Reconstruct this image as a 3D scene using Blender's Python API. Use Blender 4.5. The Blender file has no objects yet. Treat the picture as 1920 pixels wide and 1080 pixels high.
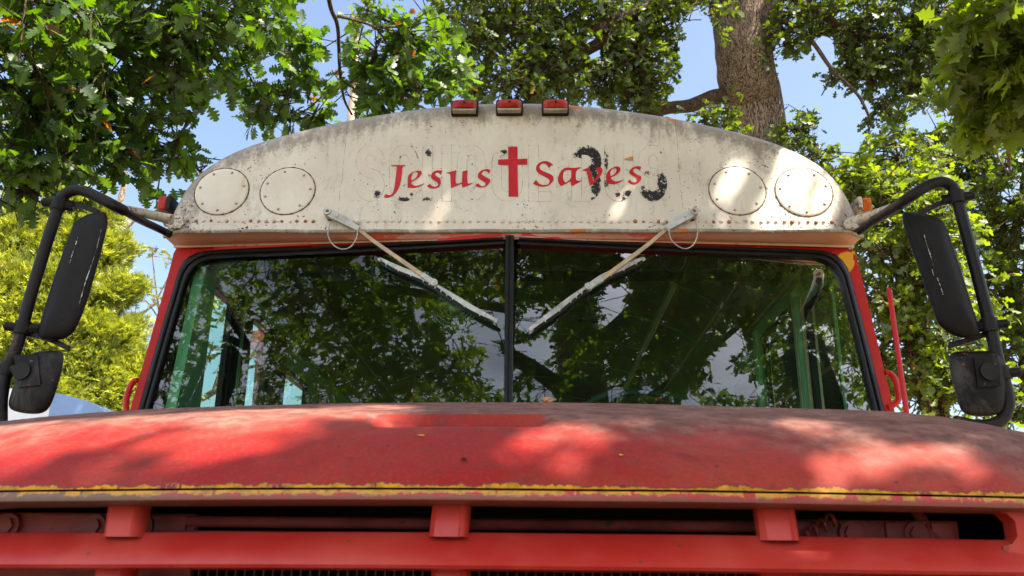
import bpy, bmesh, math, random
import numpy as np
from mathutils import Vector, Matrix
from mathutils.geometry import tessellate_polygon
rng = np.random.default_rng(7)
random.seed(7)
SC = bpy.context.scene
COL = SC.collection
A3 = np.array

# ------------------------------------------------------------------ camera
CX, CH = .0991, 1.2622
PITCH, YAW, ROLL, FPX = math.radians(18.297), math.radians(1.837), math.radians(.636), 1603.8
c_, s_ = math.cos, math.sin
F = A3([-s_(YAW)*c_(PITCH), c_(YAW)*c_(PITCH), s_(PITCH)])
R0 = A3([c_(YAW), s_(YAW), 0.]); U0 = np.cross(R0, F)
RX = R0*c_(ROLL)+U0*s_(ROLL); UX = -R0*s_(ROLL)+U0*c_(ROLL)
CAM = A3([CX, 0., CH])
cam = bpy.data.cameras.new('camera'); camo = bpy.data.objects.new('camera', cam); COL.objects.link(camo)
cam.sensor_width = 36; cam.lens = FPX/1920*36; cam.clip_start = .02; cam.clip_end = 3000
camo.matrix_world = Matrix(((RX[0], UX[0], -F[0], CX), (RX[1], UX[1], -F[1], 0), (RX[2], UX[2], -F[2], CH), (0, 0, 0, 1)))
cam.dof.use_dof = True; cam.dof.focus_distance = 2.85; cam.dof.aperture_fstop = 10
SC.camera = camo

# ------------------------------------------------------------------ light
SUN = A3([.42, -.30, .86]); SUN = SUN/np.linalg.norm(SUN)
w = bpy.data.worlds.new('World'); SC.world = w; w.use_nodes = True
nt = w.node_tree; nt.nodes.clear()
sky = nt.nodes.new('ShaderNodeTexSky'); sky.sky_type = 'NISHITA'; sky.sun_disc = False
sky.sun_elevation = math.asin(SUN[2]); sky.sun_rotation = math.atan2(SUN[0], SUN[1])
sky.air_density = 1.0; sky.dust_density = 4.0; sky.ozone_density = 1.0
tc = nt.nodes.new('ShaderNodeTexCoord'); mp = nt.nodes.new('ShaderNodeMapping'); mp.inputs['Scale'].default_value = (1.2, 1.2, 3.4)
cn = nt.nodes.new('ShaderNodeTexNoise'); cn.inputs['Scale'].default_value = 2.1; cn.inputs['Detail'].default_value = 6; cn.inputs['Roughness'].default_value = .55
cr = nt.nodes.new('ShaderNodeValToRGB'); cr.color_ramp.elements[0].position = .36; cr.color_ramp.elements[1].position = .62
cr.color_ramp.elements[1].color = (.62, .62, .62, 1)
mx = nt.nodes.new('ShaderNodeMixRGB'); mx.inputs[2].default_value = (12.5, 13.6, 15.8, 1)
bg = nt.nodes.new('ShaderNodeBackground'); bg.inputs['Strength'].default_value = .092
wo = nt.nodes.new('ShaderNodeOutputWorld')
L = nt.links.new
L(tc.outputs['Generated'], mp.inputs[0]); L(mp.outputs[0], cn.inputs['Vector']); L(cn.outputs['Fac'], cr.inputs[0])
sp = nt.nodes.new('ShaderNodeSeparateXYZ'); mr = nt.nodes.new('ShaderNodeMapRange'); mu = nt.nodes.new('ShaderNodeMath'); mu.operation = 'MULTIPLY'
mr.inputs[1].default_value = .1; mr.inputs[2].default_value = -.4; L(tc.outputs['Generated'], sp.inputs[0]); L(sp.outputs[1], mr.inputs[0]); L(mr.outputs[0], mu.inputs[0]); L(cr.outputs[0], mu.inputs[1])
L(mu.outputs[0], mx.inputs[0]); L(sky.outputs[0], mx.inputs[1]); L(mx.outputs[0], bg.inputs[0]); L(bg.outputs[0], wo.inputs[0])
sl = bpy.data.lights.new('sun', 'SUN'); sl.energy = 5.0; sl.angle = math.radians(.55); sl.color = (1, .93, .82)
so = bpy.data.objects.new('sun', sl); COL.objects.link(so)
so.rotation_euler = Vector(SUN).to_track_quat('Z', 'Y').to_euler(); so.location = Vector(SUN)*40
SC.view_settings.view_transform = 'Standard'; SC.view_settings.look = 'None'; SC.view_settings.gamma = 1
SC.view_settings.exposure = 1.97
SC.render.engine = 'CYCLES'
cy = SC.cycles
cy.max_bounces = 7; cy.diffuse_bounces = 3; cy.glossy_bounces = 3; cy.transmission_bounces = 4; cy.transparent_max_bounces = 10
cy.use_denoising = True
cy.caustics_reflective = False; cy.caustics_refractive = False; cy.sample_clamp_indirect = 8

# ------------------------------------------------------------------ helpers: rays
def ray(px, py):
    d = F+RX*(px-960)/FPX-UX*(py-540)/FPX
    return d/np.linalg.norm(d)
def PL(px, py, pl, off=0.):      # on the surface y = a + b x + c z, off = metres towards the viewer
    a, b, c = pl; a = a-off
    d = ray(px, py); t = (a+b*CAM[0]+c*CAM[2]-CAM[1])/(d[1]-b*d[0]-c*d[2]); return CAM+d*t
def PX(px, py, x):
    d = ray(px, py); return CAM+d*(x-CAM[0])/d[0]
def PD(px, py, dist): return CAM+ray(px, py)*dist
def proj(X):
    d = X-CAM; z = d@F
    zz = np.where(np.abs(z) < 1e-6, 1e-6, z)
    return 960+FPX*(d@RX)/zz, 540-FPX*(d@UX)/zz, z
CAPPL = (2.70-.12*2.36, 0., .12)
def WPL(side): return (2.712-.17*2.36, .084*side, .17)   # raked, slightly V-shaped windshield
def smooth(pts, n=8, closed=False):
    P = np.asarray(pts, float); m = len(P); out = []
    rngi = range(m if closed else m-1)
    for i in rngi:
        if closed: p0, p1, p2, p3 = P[(i-1) % m], P[i], P[(i+1) % m], P[(i+2) % m]
        else: p0, p1, p2, p3 = P[max(i-1, 0)], P[i], P[i+1], P[min(i+2, m-1)]
        for k in range(n):
            t = k/n
            out.append(.5*((2*p1)+(-p0+p2)*t+(2*p0-5*p1+4*p2-p3)*t*t+(-p0+3*p1-3*p2+p3)*t**3))
    if not closed: out.append(P[-1])
    return np.array(out)
def resample(pts, n):
    P = np.asarray(pts, float); d = np.r_[0, np.cumsum(np.linalg.norm(np.diff(P, axis=0), axis=1))]
    t = np.linspace(0, d[-1], n); return np.stack([np.interp(t, d, P[:, k]) for k in range(P.shape[1])], 1)
def sm(a, b, x):
    t = np.clip((x-a)/(b-a), 0, 1); return t*t*(3-2*t)

# ------------------------------------------------------------------ helpers: objects
def thing(name, label, cat, loc=(0, 0, 0), group=None):
    o = bpy.data.objects.new(name, None); COL.objects.link(o); o.location = loc; o.empty_display_size = .2
    o['label'] = label; o['category'] = cat
    if group: o['group'] = group
    return o
def tag(o, label, cat, group=None):
    o['label'] = label; o['category'] = cat
    if group: o['group'] = group
    return o
def attach(o, parent):
    if parent is not None:
        o.parent = parent
        if parent.type == 'EMPTY': o.matrix_parent_inverse = Matrix.Translation(-parent.location)
def mesh(name, verts, faces, mats, parent=None, smoothsh=True, attrs=None, mi=None, sharp=None):
    me = bpy.data.meshes.new(name); me.from_pydata([tuple(v) for v in verts], [], [tuple(f) for f in faces])
    if not isinstance(mats, (list, tuple)): mats = [mats]
    for m in mats: me.materials.append(m)
    if mi is not None: me.polygons.foreach_set('material_index', list(mi))
    if smoothsh: me.polygons.foreach_set('use_smooth', [True]*len(me.polygons))
    if attrs:
        for k, v in attrs.items():
            a = me.attributes.new(k, 'FLOAT', 'POINT'); a.data.foreach_set('value', np.asarray(v, np.float32))
    me.update()
    if sharp is not None: me.set_sharp_from_angle(angle=math.radians(sharp))
    o = bpy.data.objects.new(name, me); COL.objects.link(o); attach(o, parent); return o
class MB:
    """collects shapes into one mesh"""
    def __init__(s): s.v = []; s.f = []; s.m = []; s.cur = 0; s.a = []; s.av = 0.
    def add(s, V, Fs):
        n = len(s.v); s.v += [tuple(x) for x in V]; s.f += [tuple(i+n for i in f) for f in Fs]; s.m += [s.cur]*len(Fs); s.a += [s.av]*len(V)
    def box(s, lo, hi, bev=0.):
        (x0, y0, z0), (x1, y1, z1) = lo, hi
        if bev <= 0:
            s.add([(x0, y0, z0), (x1, y0, z0), (x1, y1, z0), (x0, y1, z0), (x0, y0, z1), (x1, y0, z1), (x1, y1, z1), (x0, y1, z1)],
                  [(0, 3, 2, 1), (4, 5, 6, 7), (0, 1, 5, 4), (1, 2, 6, 5), (2, 3, 7, 6), (3, 0, 4, 7)]); return
        bm = bmesh.new(); bmesh.ops.create_cube(bm, size=1)
        for v in bm.verts: v.co = Vector((x0+(v.co.x+.5)*(x1-x0), y0+(v.co.y+.5)*(y1-y0), z0+(v.co.z+.5)*(z1-z0)))
        bmesh.ops.bevel(bm, geom=bm.edges[:], offset=bev, segments=2, affect='EDGES', profile=.6)
        bm.verts.index_update(); s.add([v.co for v in bm.verts], [[v.index for v in f.verts] for f in bm.faces]); bm.free()
    def tube(s, path, r, n=12, caps=True, flat=None):
        P = np.asarray(path, float); m = len(P); rr = np.broadcast_to(np.asarray(r, float), (m,))
        T = np.gradient(P, axis=0); T /= np.linalg.norm(T, axis=1)[:, None]+1e-12
        up = A3([0, 0, 1.]) if abs(T[0][2]) < .9 else A3([1., 0, 0])
        if flat is not None: up = A3(flat, float)
        N = np.cross(T[0], up); N /= np.linalg.norm(N); V = []
        for i in range(m):
            N = N-T[i]*(N@T[i]); N /= np.linalg.norm(N)+1e-12; B = np.cross(T[i], N)
            for k in range(n):
                a = 2*math.pi*k/n; V.append(P[i]+rr[i]*(N*math.cos(a)+B*math.sin(a)))
        Fs = [(i*n+k, i*n+(k+1) % n, (i+1)*n+(k+1) % n, (i+1)*n+k) for i in range(m-1) for k in range(n)]
        if caps: Fs += [tuple(range(n))[::-1], tuple((m-1)*n+k for k in range(n))]
        s.add(V, Fs)
    def ribbon(s, path, wv, tv):   # rectangular section: half width vectors wv, half thickness vector tv
        P = np.asarray(path, float); m = len(P); V = []
        for i in range(m):
            a, b = wv[i], tv
            V += [P[i]-a-b, P[i]+a-b, P[i]+a+b, P[i]-a+b]
        Fs = [(i*4+k, i*4+(k+1) % 4, (i+1)*4+(k+1) % 4, (i+1)*4+k) for i in range(m-1) for k in range(4)]+[(3, 2, 1, 0), tuple((m-1)*4+k for k in range(4))]
        s.add(V, Fs)
    def cyl(s, p0, p1, r, n=16): s.tube([p0, p1], r, n)
    def dome(s, c, nrm, r, h, n=10, rings=3):
        nrm = A3(nrm, float); nrm /= np.linalg.norm(nrm); a = np.cross(nrm, [0, 0, 1.] if abs(nrm[2]) < .9 else [1., 0, 0]); a /= np.linalg.norm(a); b = np.cross(nrm, a)
        V = []; c = A3(c, float)
        for j in range(rings):
            t = j/rings*math.pi/2
            for k in range(n):
                u = 2*math.pi*k/n; V.append(c+r*math.cos(t)*(a*math.cos(u)+b*math.sin(u))+nrm*h*math.sin(t))
        V.append(c+nrm*h); Fs = [(j*n+k, j*n+(k+1) % n, (j+1)*n+(k+1) % n, (j+1)*n+k) for j in range(rings-1) for k in range(n)]
        Fs += [((rings-1)*n+k, (rings-1)*n+(k+1) % n, rings*n) for k in range(n)]; s.add(V, Fs)
    def slab(s, pts, nvec, th, bev=0.):   # flat outline polygon -> slab of thickness th along nvec
        P = [A3(p, float) for p in pts]; n = len(P); nv = A3(nvec, float)/np.linalg.norm(nvec)*th; V = P+[p+nv for p in P]
        s.add(V, [tuple(range(n)), tuple(range(2*n-1, n-1, -1))]+[(i, (i+1) % n, n+(i+1) % n, n+i) for i in range(n)])
    def build(s, name, mats, parent=None, smoothsh=True, sharp=35, attr=None):
        return mesh(name, s.v, s.f, mats, parent, smoothsh, {attr: s.a} if attr else None, s.m, sharp if smoothsh else None)

# ------------------------------------------------------------------ helpers: materials
class NT:
    def __init__(s, name):
        s.m = bpy.data.materials.new(name); s.m.use_nodes = True; s.t = s.m.node_tree; s.t.nodes.clear()
        s.out = s.n('ShaderNodeOutputMaterial')
    def n(s, t, **kw):
        x = s.t.nodes.new(t)
        for k, v in kw.items(): setattr(x, k, v)
        return x
    def set(s, sock, v):
        if isinstance(v, bpy.types.NodeSocket): s.t.links.new(v, sock)
        elif isinstance(v, (tuple, list)) and len(v) == 3 and sock.type == 'RGBA': sock.default_value = (*v, 1)
        else: sock.default_value = v
    def pos(s, scale=(1, 1, 1)):
        g = s.n('ShaderNodeTexCoord'); mp = s.n('ShaderNodeMapping'); mp.inputs['Scale'].default_value = scale
        s.set(mp.inputs[0], g.outputs['Object']); return mp.outputs[0]
    def xyz(s):
        g = s.n('ShaderNodeTexCoord'); x = s.n('ShaderNodeSeparateXYZ'); s.set(x.inputs[0], g.outputs['Object']); return x.outputs
    def noise(s, scale, detail=4, rough=.55, vs=(1, 1, 1), dist=0):
        x = s.n('ShaderNodeTexNoise'); s.set(x.inputs['Vector'], s.pos(vs)); x.inputs['Scale'].default_value = scale
        x.inputs['Detail'].default_value = detail; x.inputs['Roughness'].default_value = rough; x.inputs['Distortion'].default_value = dist
        return x.outputs['Fac']
    def vor(s, scale, vs=(1, 1, 1), feat='F1'):
        x = s.n('ShaderNodeTexVoronoi'); x.feature = feat; s.set(x.inputs['Vector'], s.pos(vs)); x.inputs['Scale'].default_value = scale; return x.outputs['Distance']
    def attr(s, name):
        x = s.n('ShaderNodeAttribute'); x.attribute_name = name; return x.outputs['Fac']
    def math(s, op, a, b=0., c=0., clamp=False):
        x = s.n('ShaderNodeMath'); x.operation = op; x.use_clamp = clamp; s.set(x.inputs[0], a); s.set(x.inputs[1], b); s.set(x.inputs[2], c); return x.outputs[0]
    def ramp(s, f, a, b, lo=0., hi=1.):
        x = s.n('ShaderNodeMapRange'); x.interpolation_type = 'SMOOTHSTEP'; s.set(x.inputs[0], f)
        for i, v in enumerate((a, b, lo, hi)): s.set(x.inputs[i+1], v)
        return x.outputs[0]
    def mix(s, f, a, b):
        x = s.n('ShaderNodeMixRGB'); s.set(x.inputs[0], f); s.set(x.inputs[1], a); s.set(x.inputs[2], b); return x.outputs[0]
    def bump(s, h, strength=.3, dist=.002):
        x = s.n('ShaderNodeBump'); x.inputs['Strength'].default_value = strength; x.inputs['Distance'].default_value = dist; s.set(x.inputs['Height'], h); return x.outputs[0]
    def pbr(s, col, rough=.5, metal=0., nrm=None, coat=0., spec=.5):
        p = s.n('ShaderNodeBsdfPrincipled'); s.set(p.inputs['Base Color'], col); s.set(p.inputs['Roughness'], rough); s.set(p.inputs['Metallic'], metal)
        s.set(p.inputs['Specular IOR Level'], spec)
        if coat: p.inputs['Coat Weight'].default_value = coat; p.inputs['Coat Roughness'].default_value = .25
        if nrm is not None: s.set(p.inputs['Normal'], nrm)
        s.set(s.out.inputs[0], p.outputs[0]); return s.m
def simple(name, col, rough=.5, metal=0., var=.25, scale=14., bump=.15, rust=0., rustcol=(.14, .045, .015), spec=None):
    if spec is None: spec = .18 if max(col) < .06 else .4
    m = NT(name); n1 = m.noise(scale, 5); n2 = m.noise(scale*6, 3)
    dark = tuple(c*(1-var) for c in col); lite = tuple(min(1, c*(1+var*.6)) for c in col)
    c = m.mix(m.ramp(n1, .3, .7), dark, lite)
    if rust > 0:
        r = m.ramp(m.math('ADD', m.math('MULTIPLY', m.noise(scale*1.7, 8, .7), .8), m.math('MULTIPLY', n2, .2)), .62-rust*.2, .68-rust*.2)
        c = m.mix(r, c, rustcol)
    return m.pbr(c, m.ramp(n1, .2, .8, max(0, rough-.1), min(1, rough+.1)), metal, m.bump(n2, bump, .001) if bump else None, spec=spec)

def paint_base(m):
    """weathered cream paint; shared by the front cap, its covers and the old letters"""
    X = m.xyz()
    n = m.noise(5, 6, .6); n2 = m.noise(60, 4, .6, (1, 1, .35)); n3 = m.noise(16, 8, .72, (1.4, 1, .5))
    c = m.mix(m.ramp(n, .3, .75), (.56, .475, .375), (.66, .585, .475))
    c = m.mix(m.ramp(n2, .5, .8, 0, .25), c, (.38, .32, .24))
    return c, X, n, n2, n3
def mat_cap():
    m = NT('weathered_cream_paint'); c, X, n, n2, n3 = paint_base(m)
    e = m.attr('edge')                      # metres from the roof edge: grime grows there
    g = m.math('ADD', m.ramp(e, .0, .17, .62, 0.), m.math('MULTIPLY', m.math('SUBTRACT', n3, .5), 1.9))
    g = m.math('ADD', g, m.math('MULTIPLY', m.math('SUBTRACT', m.noise(70, 6, .7), .5), .9))
    g = m.ramp(g, .05, .70); c = m.mix(m.math('MULTIPLY', g, .80), c, (.15, .118, .088))
    # vertical streaks of grime running down
    st = m.noise(46, 3, .6, (1, 1, .03)); c = m.mix(m.math('MULTIPLY', m.ramp(st, .55, .75), m.ramp(e, .02, .2, .45, .06)), c, (.20, .155, .11))
    # black and rust specks, thicker at the two ends and near the bottom edge
    ax = m.math('ABSOLUTE', X[0])
    w1 = m.math('ADD', m.ramp(ax, .5, 1.1, 0., .05), m.ramp(X[2], 2.50, 2.38, 0., .035))
    sp = m.noise(95, 3, .6); big = m.noise(9, 4, .6)
    sv = m.math('ADD', m.math('ADD', sp, w1), m.math('MULTIPLY', m.math('SUBTRACT', big, .5), .38))
    c = m.mix(m.ramp(sv, .70, .72), c, (.085, .032, .018))
    # rust bleeding along the rivet line
    rb = m.math('MULTIPLY', m.ramp(X[2], 2.43, 2.385), m.ramp(m.noise(22, 6, .7, (1, 1, .4)), .52, .72, 0., .8))
    rb = m.math('MULTIPLY', rb, m.ramp(ax, .25, .8, .35, 1.))
    c = m.mix(rb, c, (.40, .16, .035))
    # panel seams
    sx = m.math('ABSOLUTE', m.math('SUBTRACT', m.math('ADD', ax, m.math('MULTIPLY', m.noise(14, 3), .012)), .599))
    c = m.mix(m.math('MULTIPLY', m.ramp(sx, .0012, .0006), m.ramp(m.noise(50, 3), .42, .55, 0, .7)), c, (.09, .06, .04))
    # orange rusted chips on the top edge
    for (x0, wd, z0) in ((.235, .028, 2.893), (.585, .022, 2.828)):
        f = m.math('MULTIPLY', m.ramp(m.math('ABSOLUTE', m.math('SUBTRACT', X[0], x0)), wd, wd*.75), m.ramp(m.math('SUBTRACT', e, m.math('MULTIPLY', n3, .012)), .016, .009))
        c = m.mix(f, c, (.45, .13, .02))
    dent = m.noise(3.2, 3, .5)
    b = m.math('ADD', m.math('MULTIPLY', n2, .05), m.math('MULTIPLY', dent, 1.))
    return m.pbr(c, m.ramp(n, .2, .8, .42, .62), 0, m.bump(b, .25, .012))
def mat_cover():
    m = NT('cover_paint'); c, X, n, n2, n3 = paint_base(m)
    c = m.mix(m.ramp(m.noise(42, 3, .6, (1, 1, .07)), .60, .72, 0, .55), c, (.50, .27, .09))
    c = m.mix(m.ramp(m.noise(70, 4, .6), .70, .73), c, (.07, .03, .02))
    return m.pbr(c, .45, 0, m.bump(m.noise(7, 2), .2, .01))
def mat_ghost():
    m = NT('peeling_letter_paint'); c, X, n, n2, n3 = paint_base(m)
    peel = m.attr('peel'); ed = m.attr('rim'); q = m.noise(38, 8, .72); q2 = m.noise(120, 4, .6)
    q3 = m.noise(105, 9, .85); f = m.math('ADD', m.math('ADD', m.math('MULTIPLY', q, .9), m.math('MULTIPLY', q3, 1.25)), m.math('MULTIPLY', m.math('MINIMUM', peel, .88), .42))
    blk = m.ramp(f, 1.30, 1.315)
    c = m.mix(m.math('MULTIPLY', m.ramp(ed, .935, .965), m.ramp(m.noise(30, 4), .40, .56, .16, .85)), c, (.14, .10, .07))
    c = m.mix(m.math('MULTIPLY', m.ramp(ed, .90, .94), m.ramp(m.math('ADD', q, m.math('MULTIPLY', q2, .2)), .68, .70)), c, (.03, .02, .02))
    c = m.mix(blk, c, (.012, .011, .012))
    return m.pbr(c, .6, 0, spec=.3, nrm= m.bump(blk, .4, -.0006))
def mat_hood():
    m = NT('faded_red_hood_paint'); X = m.xyz(); n = m.noise(6, 6, .65); n2 = m.noise(30, 5, .65); n3 = m.noise(2.2, 4, .6)
    c = m.mix(m.ramp(n3, .35, .65), (.275, .011, .008), (.31, .030, .019))
    c = m.mix(m.ramp(n, .42, .72, 0, .35), c, (.29, .070, .042))
    # dull brown oxidation on the flat top, ragged towards the nose
    h = m.math('ADD', X[1], m.math('MULTIPLY', m.math('SUBTRACT', n, .5), .20))
    h = m.math('ADD', h, m.math('MULTIPLY', m.math('SUBTRACT', n2, .5), .10))
    h = m.math('ADD', h, m.math('MULTIPLY', X[0], .05))
    top = m.ramp(h, 1.125, 1.25)
    top = m.math('MULTIPLY', top, m.ramp(m.attr('recess'), .1, .5, 1, 0))
    c = m.mix(m.math('MULTIPLY', top, .92), c, m.mix(m.ramp(n2, .35, .65), (.10, .046, .034), (.25, .115, .085)))
    c = m.mix(m.math('MULTIPLY', m.ramp(m.noise(48, 7, .78), .50, .70), .60), c, (.12, .030, .022))
    c = m.mix(m.ramp(m.noise(190, 3, .6), .45, .7, .0, .07), c, (.36, .20, .15))
    c = m.mix(m.ramp(m.noise(11, 7, .7, (.6, 1.4, 1)), .52, .66, 0, .5), c, (.105, .018, .012))
    c = m.mix(m.ramp(m.noise(150, 3, .6), .70, .73, 0, .7), c, (.05, .02, .015))
    scv = m.noise(34, 5, .7, (.18, 1.2, 1.2), 1.2); c = m.mix(m.ramp(scv, .665, .69, 0, .75), c, (.10, .035, .025))
    chp = m.math('ADD', m.vor(19), m.math('MULTIPLY', m.noise(60, 4, .7), .10)); c = m.mix(m.ramp(chp, .115, .10, 0, .8), c, (.07, .03, .022))
    # worn marks inside the name recess
    c = m.mix(m.math('MULTIPLY', m.attr('recess'), m.ramp(m.noise(75, 3, .6, (1, .5, .5)), .5, .6, 0, .55)), c, (.16, .03, .03))
    # chipped yellow along the front lip
    ld = m.attr('lipd'); k = m.math('ADD', .0010, m.math('MULTIPLY', m.ramp(m.noise(26, 7, .75, (1, .01, .01)), .36, .70), .0085))
    yel = m.math('MULTIPLY', m.math('LESS_THAN', ld, k), m.ramp(m.noise(38, 6, .75, (1, .3, .3)), .40, .44))
    edge = m.math('LESS_THAN', ld, m.math('ADD', k, .0028))
    c = m.mix(m.math('MULTIPLY', edge, .7), c, (.17, .035, .04))
    c = m.mix(yel, c, m.mix(m.ramp(m.noise(60, 5, .7), .35, .6), (.30, .14, .01), (.56, .25, .008)))
    return m.pbr(c, m.ramp(n, .2, .8, .48, .68), 0, m.bump(m.math('ADD', n2, m.math('MULTIPLY', m.noise(3.5, 2, .4), 5.)), .14, .002), spec=.18)
def mat_grille():
    m = NT('red_grille_paint'); n = m.noise(9, 5, .6); n2 = m.noise(60, 5, .65)
    c = m.mix(m.ramp(n, .35, .7), (.40, .020, .014), (.46, .045, .030))
    c = m.mix(m.ramp(n2, .66, .70, 0, .8), c, (.07, .04, .025))
    return m.pbr(c, m.ramp(n, .2, .8, .30, .45), 0, m.bump(n2, .12, .001), spec=.5)
def mat_lip():
    m = NT('chipped_yellow_and_red_lip'); n2 = m.noise(60, 5, .65)
    c = m.mix(m.ramp(n2, .3, .7), (.36, .01, .012), (.45, .03, .03))
    ld = m.attr('lipd'); k = m.math('ADD', .0068, m.math('MULTIPLY', m.ramp(m.noise(24, 7, .75, (1, .01, .01)), .36, .68), .0075))
    X = m.xyz()
    worn = m.ramp(m.math('ADD', X[0], m.math('MULTIPLY', m.noise(5, 3, .6, (1, .1, .1)), .25)), -.33, -.12, 1, 0)
    c = m.mix(m.math('MULTIPLY', worn, .85), c, (.12, .075, .045))
    c = m.mix(m.math('MULTIPLY', m.math('LESS_THAN', ld, k), m.ramp(m.noise(32, 6, .75, (1, .3, .3)), .42, .45)), c, m.mix(m.ramp(m.noise(60, 5, .7), .35, .6), (.30, .14, .01), (.56, .25, .008)))
    c = m.mix(m.ramp(m.math('ADD', m.math('MULTIPLY', n2, .02), ld), .0195, .024, 0, .7), c, (.10, .06, .04))
    return m.pbr(c, .45, 0, m.bump(n2, .2, .001))
def mat_pillar():
    m = NT('red_body_paint'); n = m.noise(12, 6, .6)
    X = m.xyz(); c = m.mix(m.ramp(n, .3, .7), (.36, .010, .007), (.42, .018, .012))
    y = m.math('ADD', m.noise(26, 5, .65), m.attr('chip'))
    c = m.mix(m.ramp(y, .70, .71), c, (.60, .27, .012))
    c = m.mix(m.ramp(m.noise(90, 4), .72, .75), c, (.10, .02, .02))
    return m.pbr(c, .4, 0, m.bump(n, .1, .002), spec=.15)
def mat_glass(name, tint, ior=1.75, dirt=.0):
    m = NT(name); fr = m.n('ShaderNodeFresnel'); fr.inputs[0].default_value = ior
    t = m.n('ShaderNodeBsdfTransparent'); m.set(t.inputs[0], tint)
    g = m.n('ShaderNodeBsdfGlossy'); g.inputs['Roughness'].default_value = .0; m.set(g.inputs[0], (1, 1, 1))
    s = m.n('ShaderNodeMixShader'); m.set(s.inputs[0], fr.outputs[0]); m.set(s.inputs[1], t.outputs[0]); m.set(s.inputs[2], g.outputs[0])
    o = s.outputs[0]
    if dirt:
        d = m.n('ShaderNodeBsdfDiffuse'); m.set(d.inputs[0], (.55, .5, .42))
        f = m.math('ADD', m.ramp(m.noise(300, 2, .5), .74, .76, 0, .7), m.ramp(m.noise(3, 5, .6), .3, .8, dirt*.2, dirt))
        s2 = m.n('ShaderNodeMixShader'); m.set(s2.inputs[0], f); m.set(s2.inputs[1], o); m.set(s2.inputs[2], d.outputs[0]); o = s2.outputs[0]
    m.set(m.out.inputs[0], o); return m.m
def mat_leaf(name, c0, c1, c2=None, trans=.45, tcol=None, gloss=.035):
    m = NT(name); r = m.attr('rnd'); c = m.mix(r, c0, c1)
    if c2: c = m.mix(m.ramp(r, .990, .994), c, c2)
    d = m.n('ShaderNodeBsdfDiffuse'); m.set(d.inputs[0], c)
    t = m.n('ShaderNodeBsdfTranslucent')
    tt = m.n('ShaderNodeMixRGB'); tt.blend_type = 'MULTIPLY'; tt.inputs[0].default_value = 1; m.set(tt.inputs[1], c); m.set(tt.inputs[2], tcol or (1.9, 2.0, .7)); m.set(t.inputs[0], tt.outputs[0])
    s = m.n('ShaderNodeMixShader'); s.inputs[0].default_value = trans; m.set(s.inputs[1], d.outputs[0]); m.set(s.inputs[2], t.outputs[0])
    g = m.n('ShaderNodeBsdfGlossy'); g.inputs['Roughness'].default_value = .5; m.set(g.inputs[0], (1, 1, 1))
    s2 = m.n('ShaderNodeMixShader'); s2.inputs[0].default_value = gloss; m.set(s2.inputs[1], s.outputs[0]); m.set(s2.inputs[2], g.outputs[0])
    m.set(m.out.inputs[0], s2.outputs[0]); return m.m
def mat_bark(name, c0, c1, sc=1.):
    m = NT(name); v = m.noise(20*sc, 3, .5, (1, 1, .22), 1.6); n = m.noise(34*sc, 6, .75, (1, 1, .4), .6); n2 = m.noise(90*sc, 5, .7)
    rid = m.ramp(m.math('ABSOLUTE', m.math('SUBTRACT', v, .5)), .0, .07)
    h = m.math('ADD', m.math('MULTIPLY', rid, .55), m.math('MULTIPLY', n, .8))
    c = m.mix(m.ramp(h, .42, .95), c0, c1); c = m.mix(m.ramp(n2, .5, .75, 0, .4), c, tuple(x*1.3 for x in c1))
    return m.pbr(c, .85, 0, m.bump(m.math('ADD', h, m.math('MULTIPLY', n2, .2)), .9, .03), spec=.2)

M = dict(
    cap=mat_cap(), cover=mat_cover(), ghost=mat_ghost(), hood=mat_hood(), grille=mat_grille(), lip=mat_lip(), pillar=mat_pillar(),
    rivet=None,
    soffit=None,
    redletter=simple('red_vinyl_lettering', (.46, .008, .012), .4, 0, .10, 30, .05),
    rubber=simple('black_rubber_seal', (.012, .010, .009), .42, 0, .35, 20, .2),
    black=simple('matt_black_metal', (.012, .011, .010), .55, 0, .4, 12, .25, .08, (.06, .025, .012)),
    pipe=simple('black_painted_pipe', (.013, .010, .009), .5, .0, .5, 9, .3, .25, (.06, .028, .015), .18),
    mirror=simple('black_mirror_shell', (.012, .009, .008), .6, 0, .3, 8, .12, spec=.15),
    mirror2=simple('rusted_mirror_shell', (.016, .014, .013), .5, .0, .6, 14, .4, .32, (.11, .05, .03), .2),
    bracket=simple('cream_bracket_with_rust', (.50, .43, .33), .5, 0, .2, 20, .3, .55, (.13, .05, .02)),
    wiper=simple('weathered_wiper_metal', (.44, .42, .37), .38, .35, .25, 30, .2, .1),
    wipertan=simple('tan_wiper_rod', (.46, .33, .20), .45, .1, .25, 30, .2),
    amber=None,
    green=simple('green_interior_paint', (.16, .36, .20), .4, 0, .2, 8, .1),
    dkgreen=simple('dark_green_ceiling_paint', (.095, .13, .035), .5, 0, .2, 5, .1),
    ltgreen=simple('light_green_post_paint', (.30, .66, .42), .4, 0, .15, 10, .1, .02),
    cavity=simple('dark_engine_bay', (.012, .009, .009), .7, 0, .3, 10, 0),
    panel=simple('dull_maroon_primer', (.24, .045, .045), .5, 0, .4, 12, .4, .15, (.05, .03, .02), .3),
    tan=simple('pale_trim', (.42, .34, .20), .4, 0, .2, 12, 0),
    glassw=mat_glass('tinted_windshield_glass', (.66, .84, .70), 1.68, .006),
    glass=mat_glass('side_window_glass', (.72, .85, .80), 1.45),
    blk=simple('black_stick_on_number', (.01, .01, .01), .5),
    red=simple('gloss_red_enamel', (.45, .010, .008), .35, 0, .1, 20, .05, spec=.2),
)
def mat_rivet():
    m = NT('rivets_paint_or_rust'); r = m.attr('rust'); n = m.noise(60, 4)
    c = m.mix(m.ramp(m.math('ADD', r, m.math('MULTIPLY', m.math('SUBTRACT', n, .5), .5)), .45, .6), (.54, .46, .36), (.26, .09, .025))
    return m.pbr(c, .5)
M['rivet'] = mat_rivet()
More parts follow.
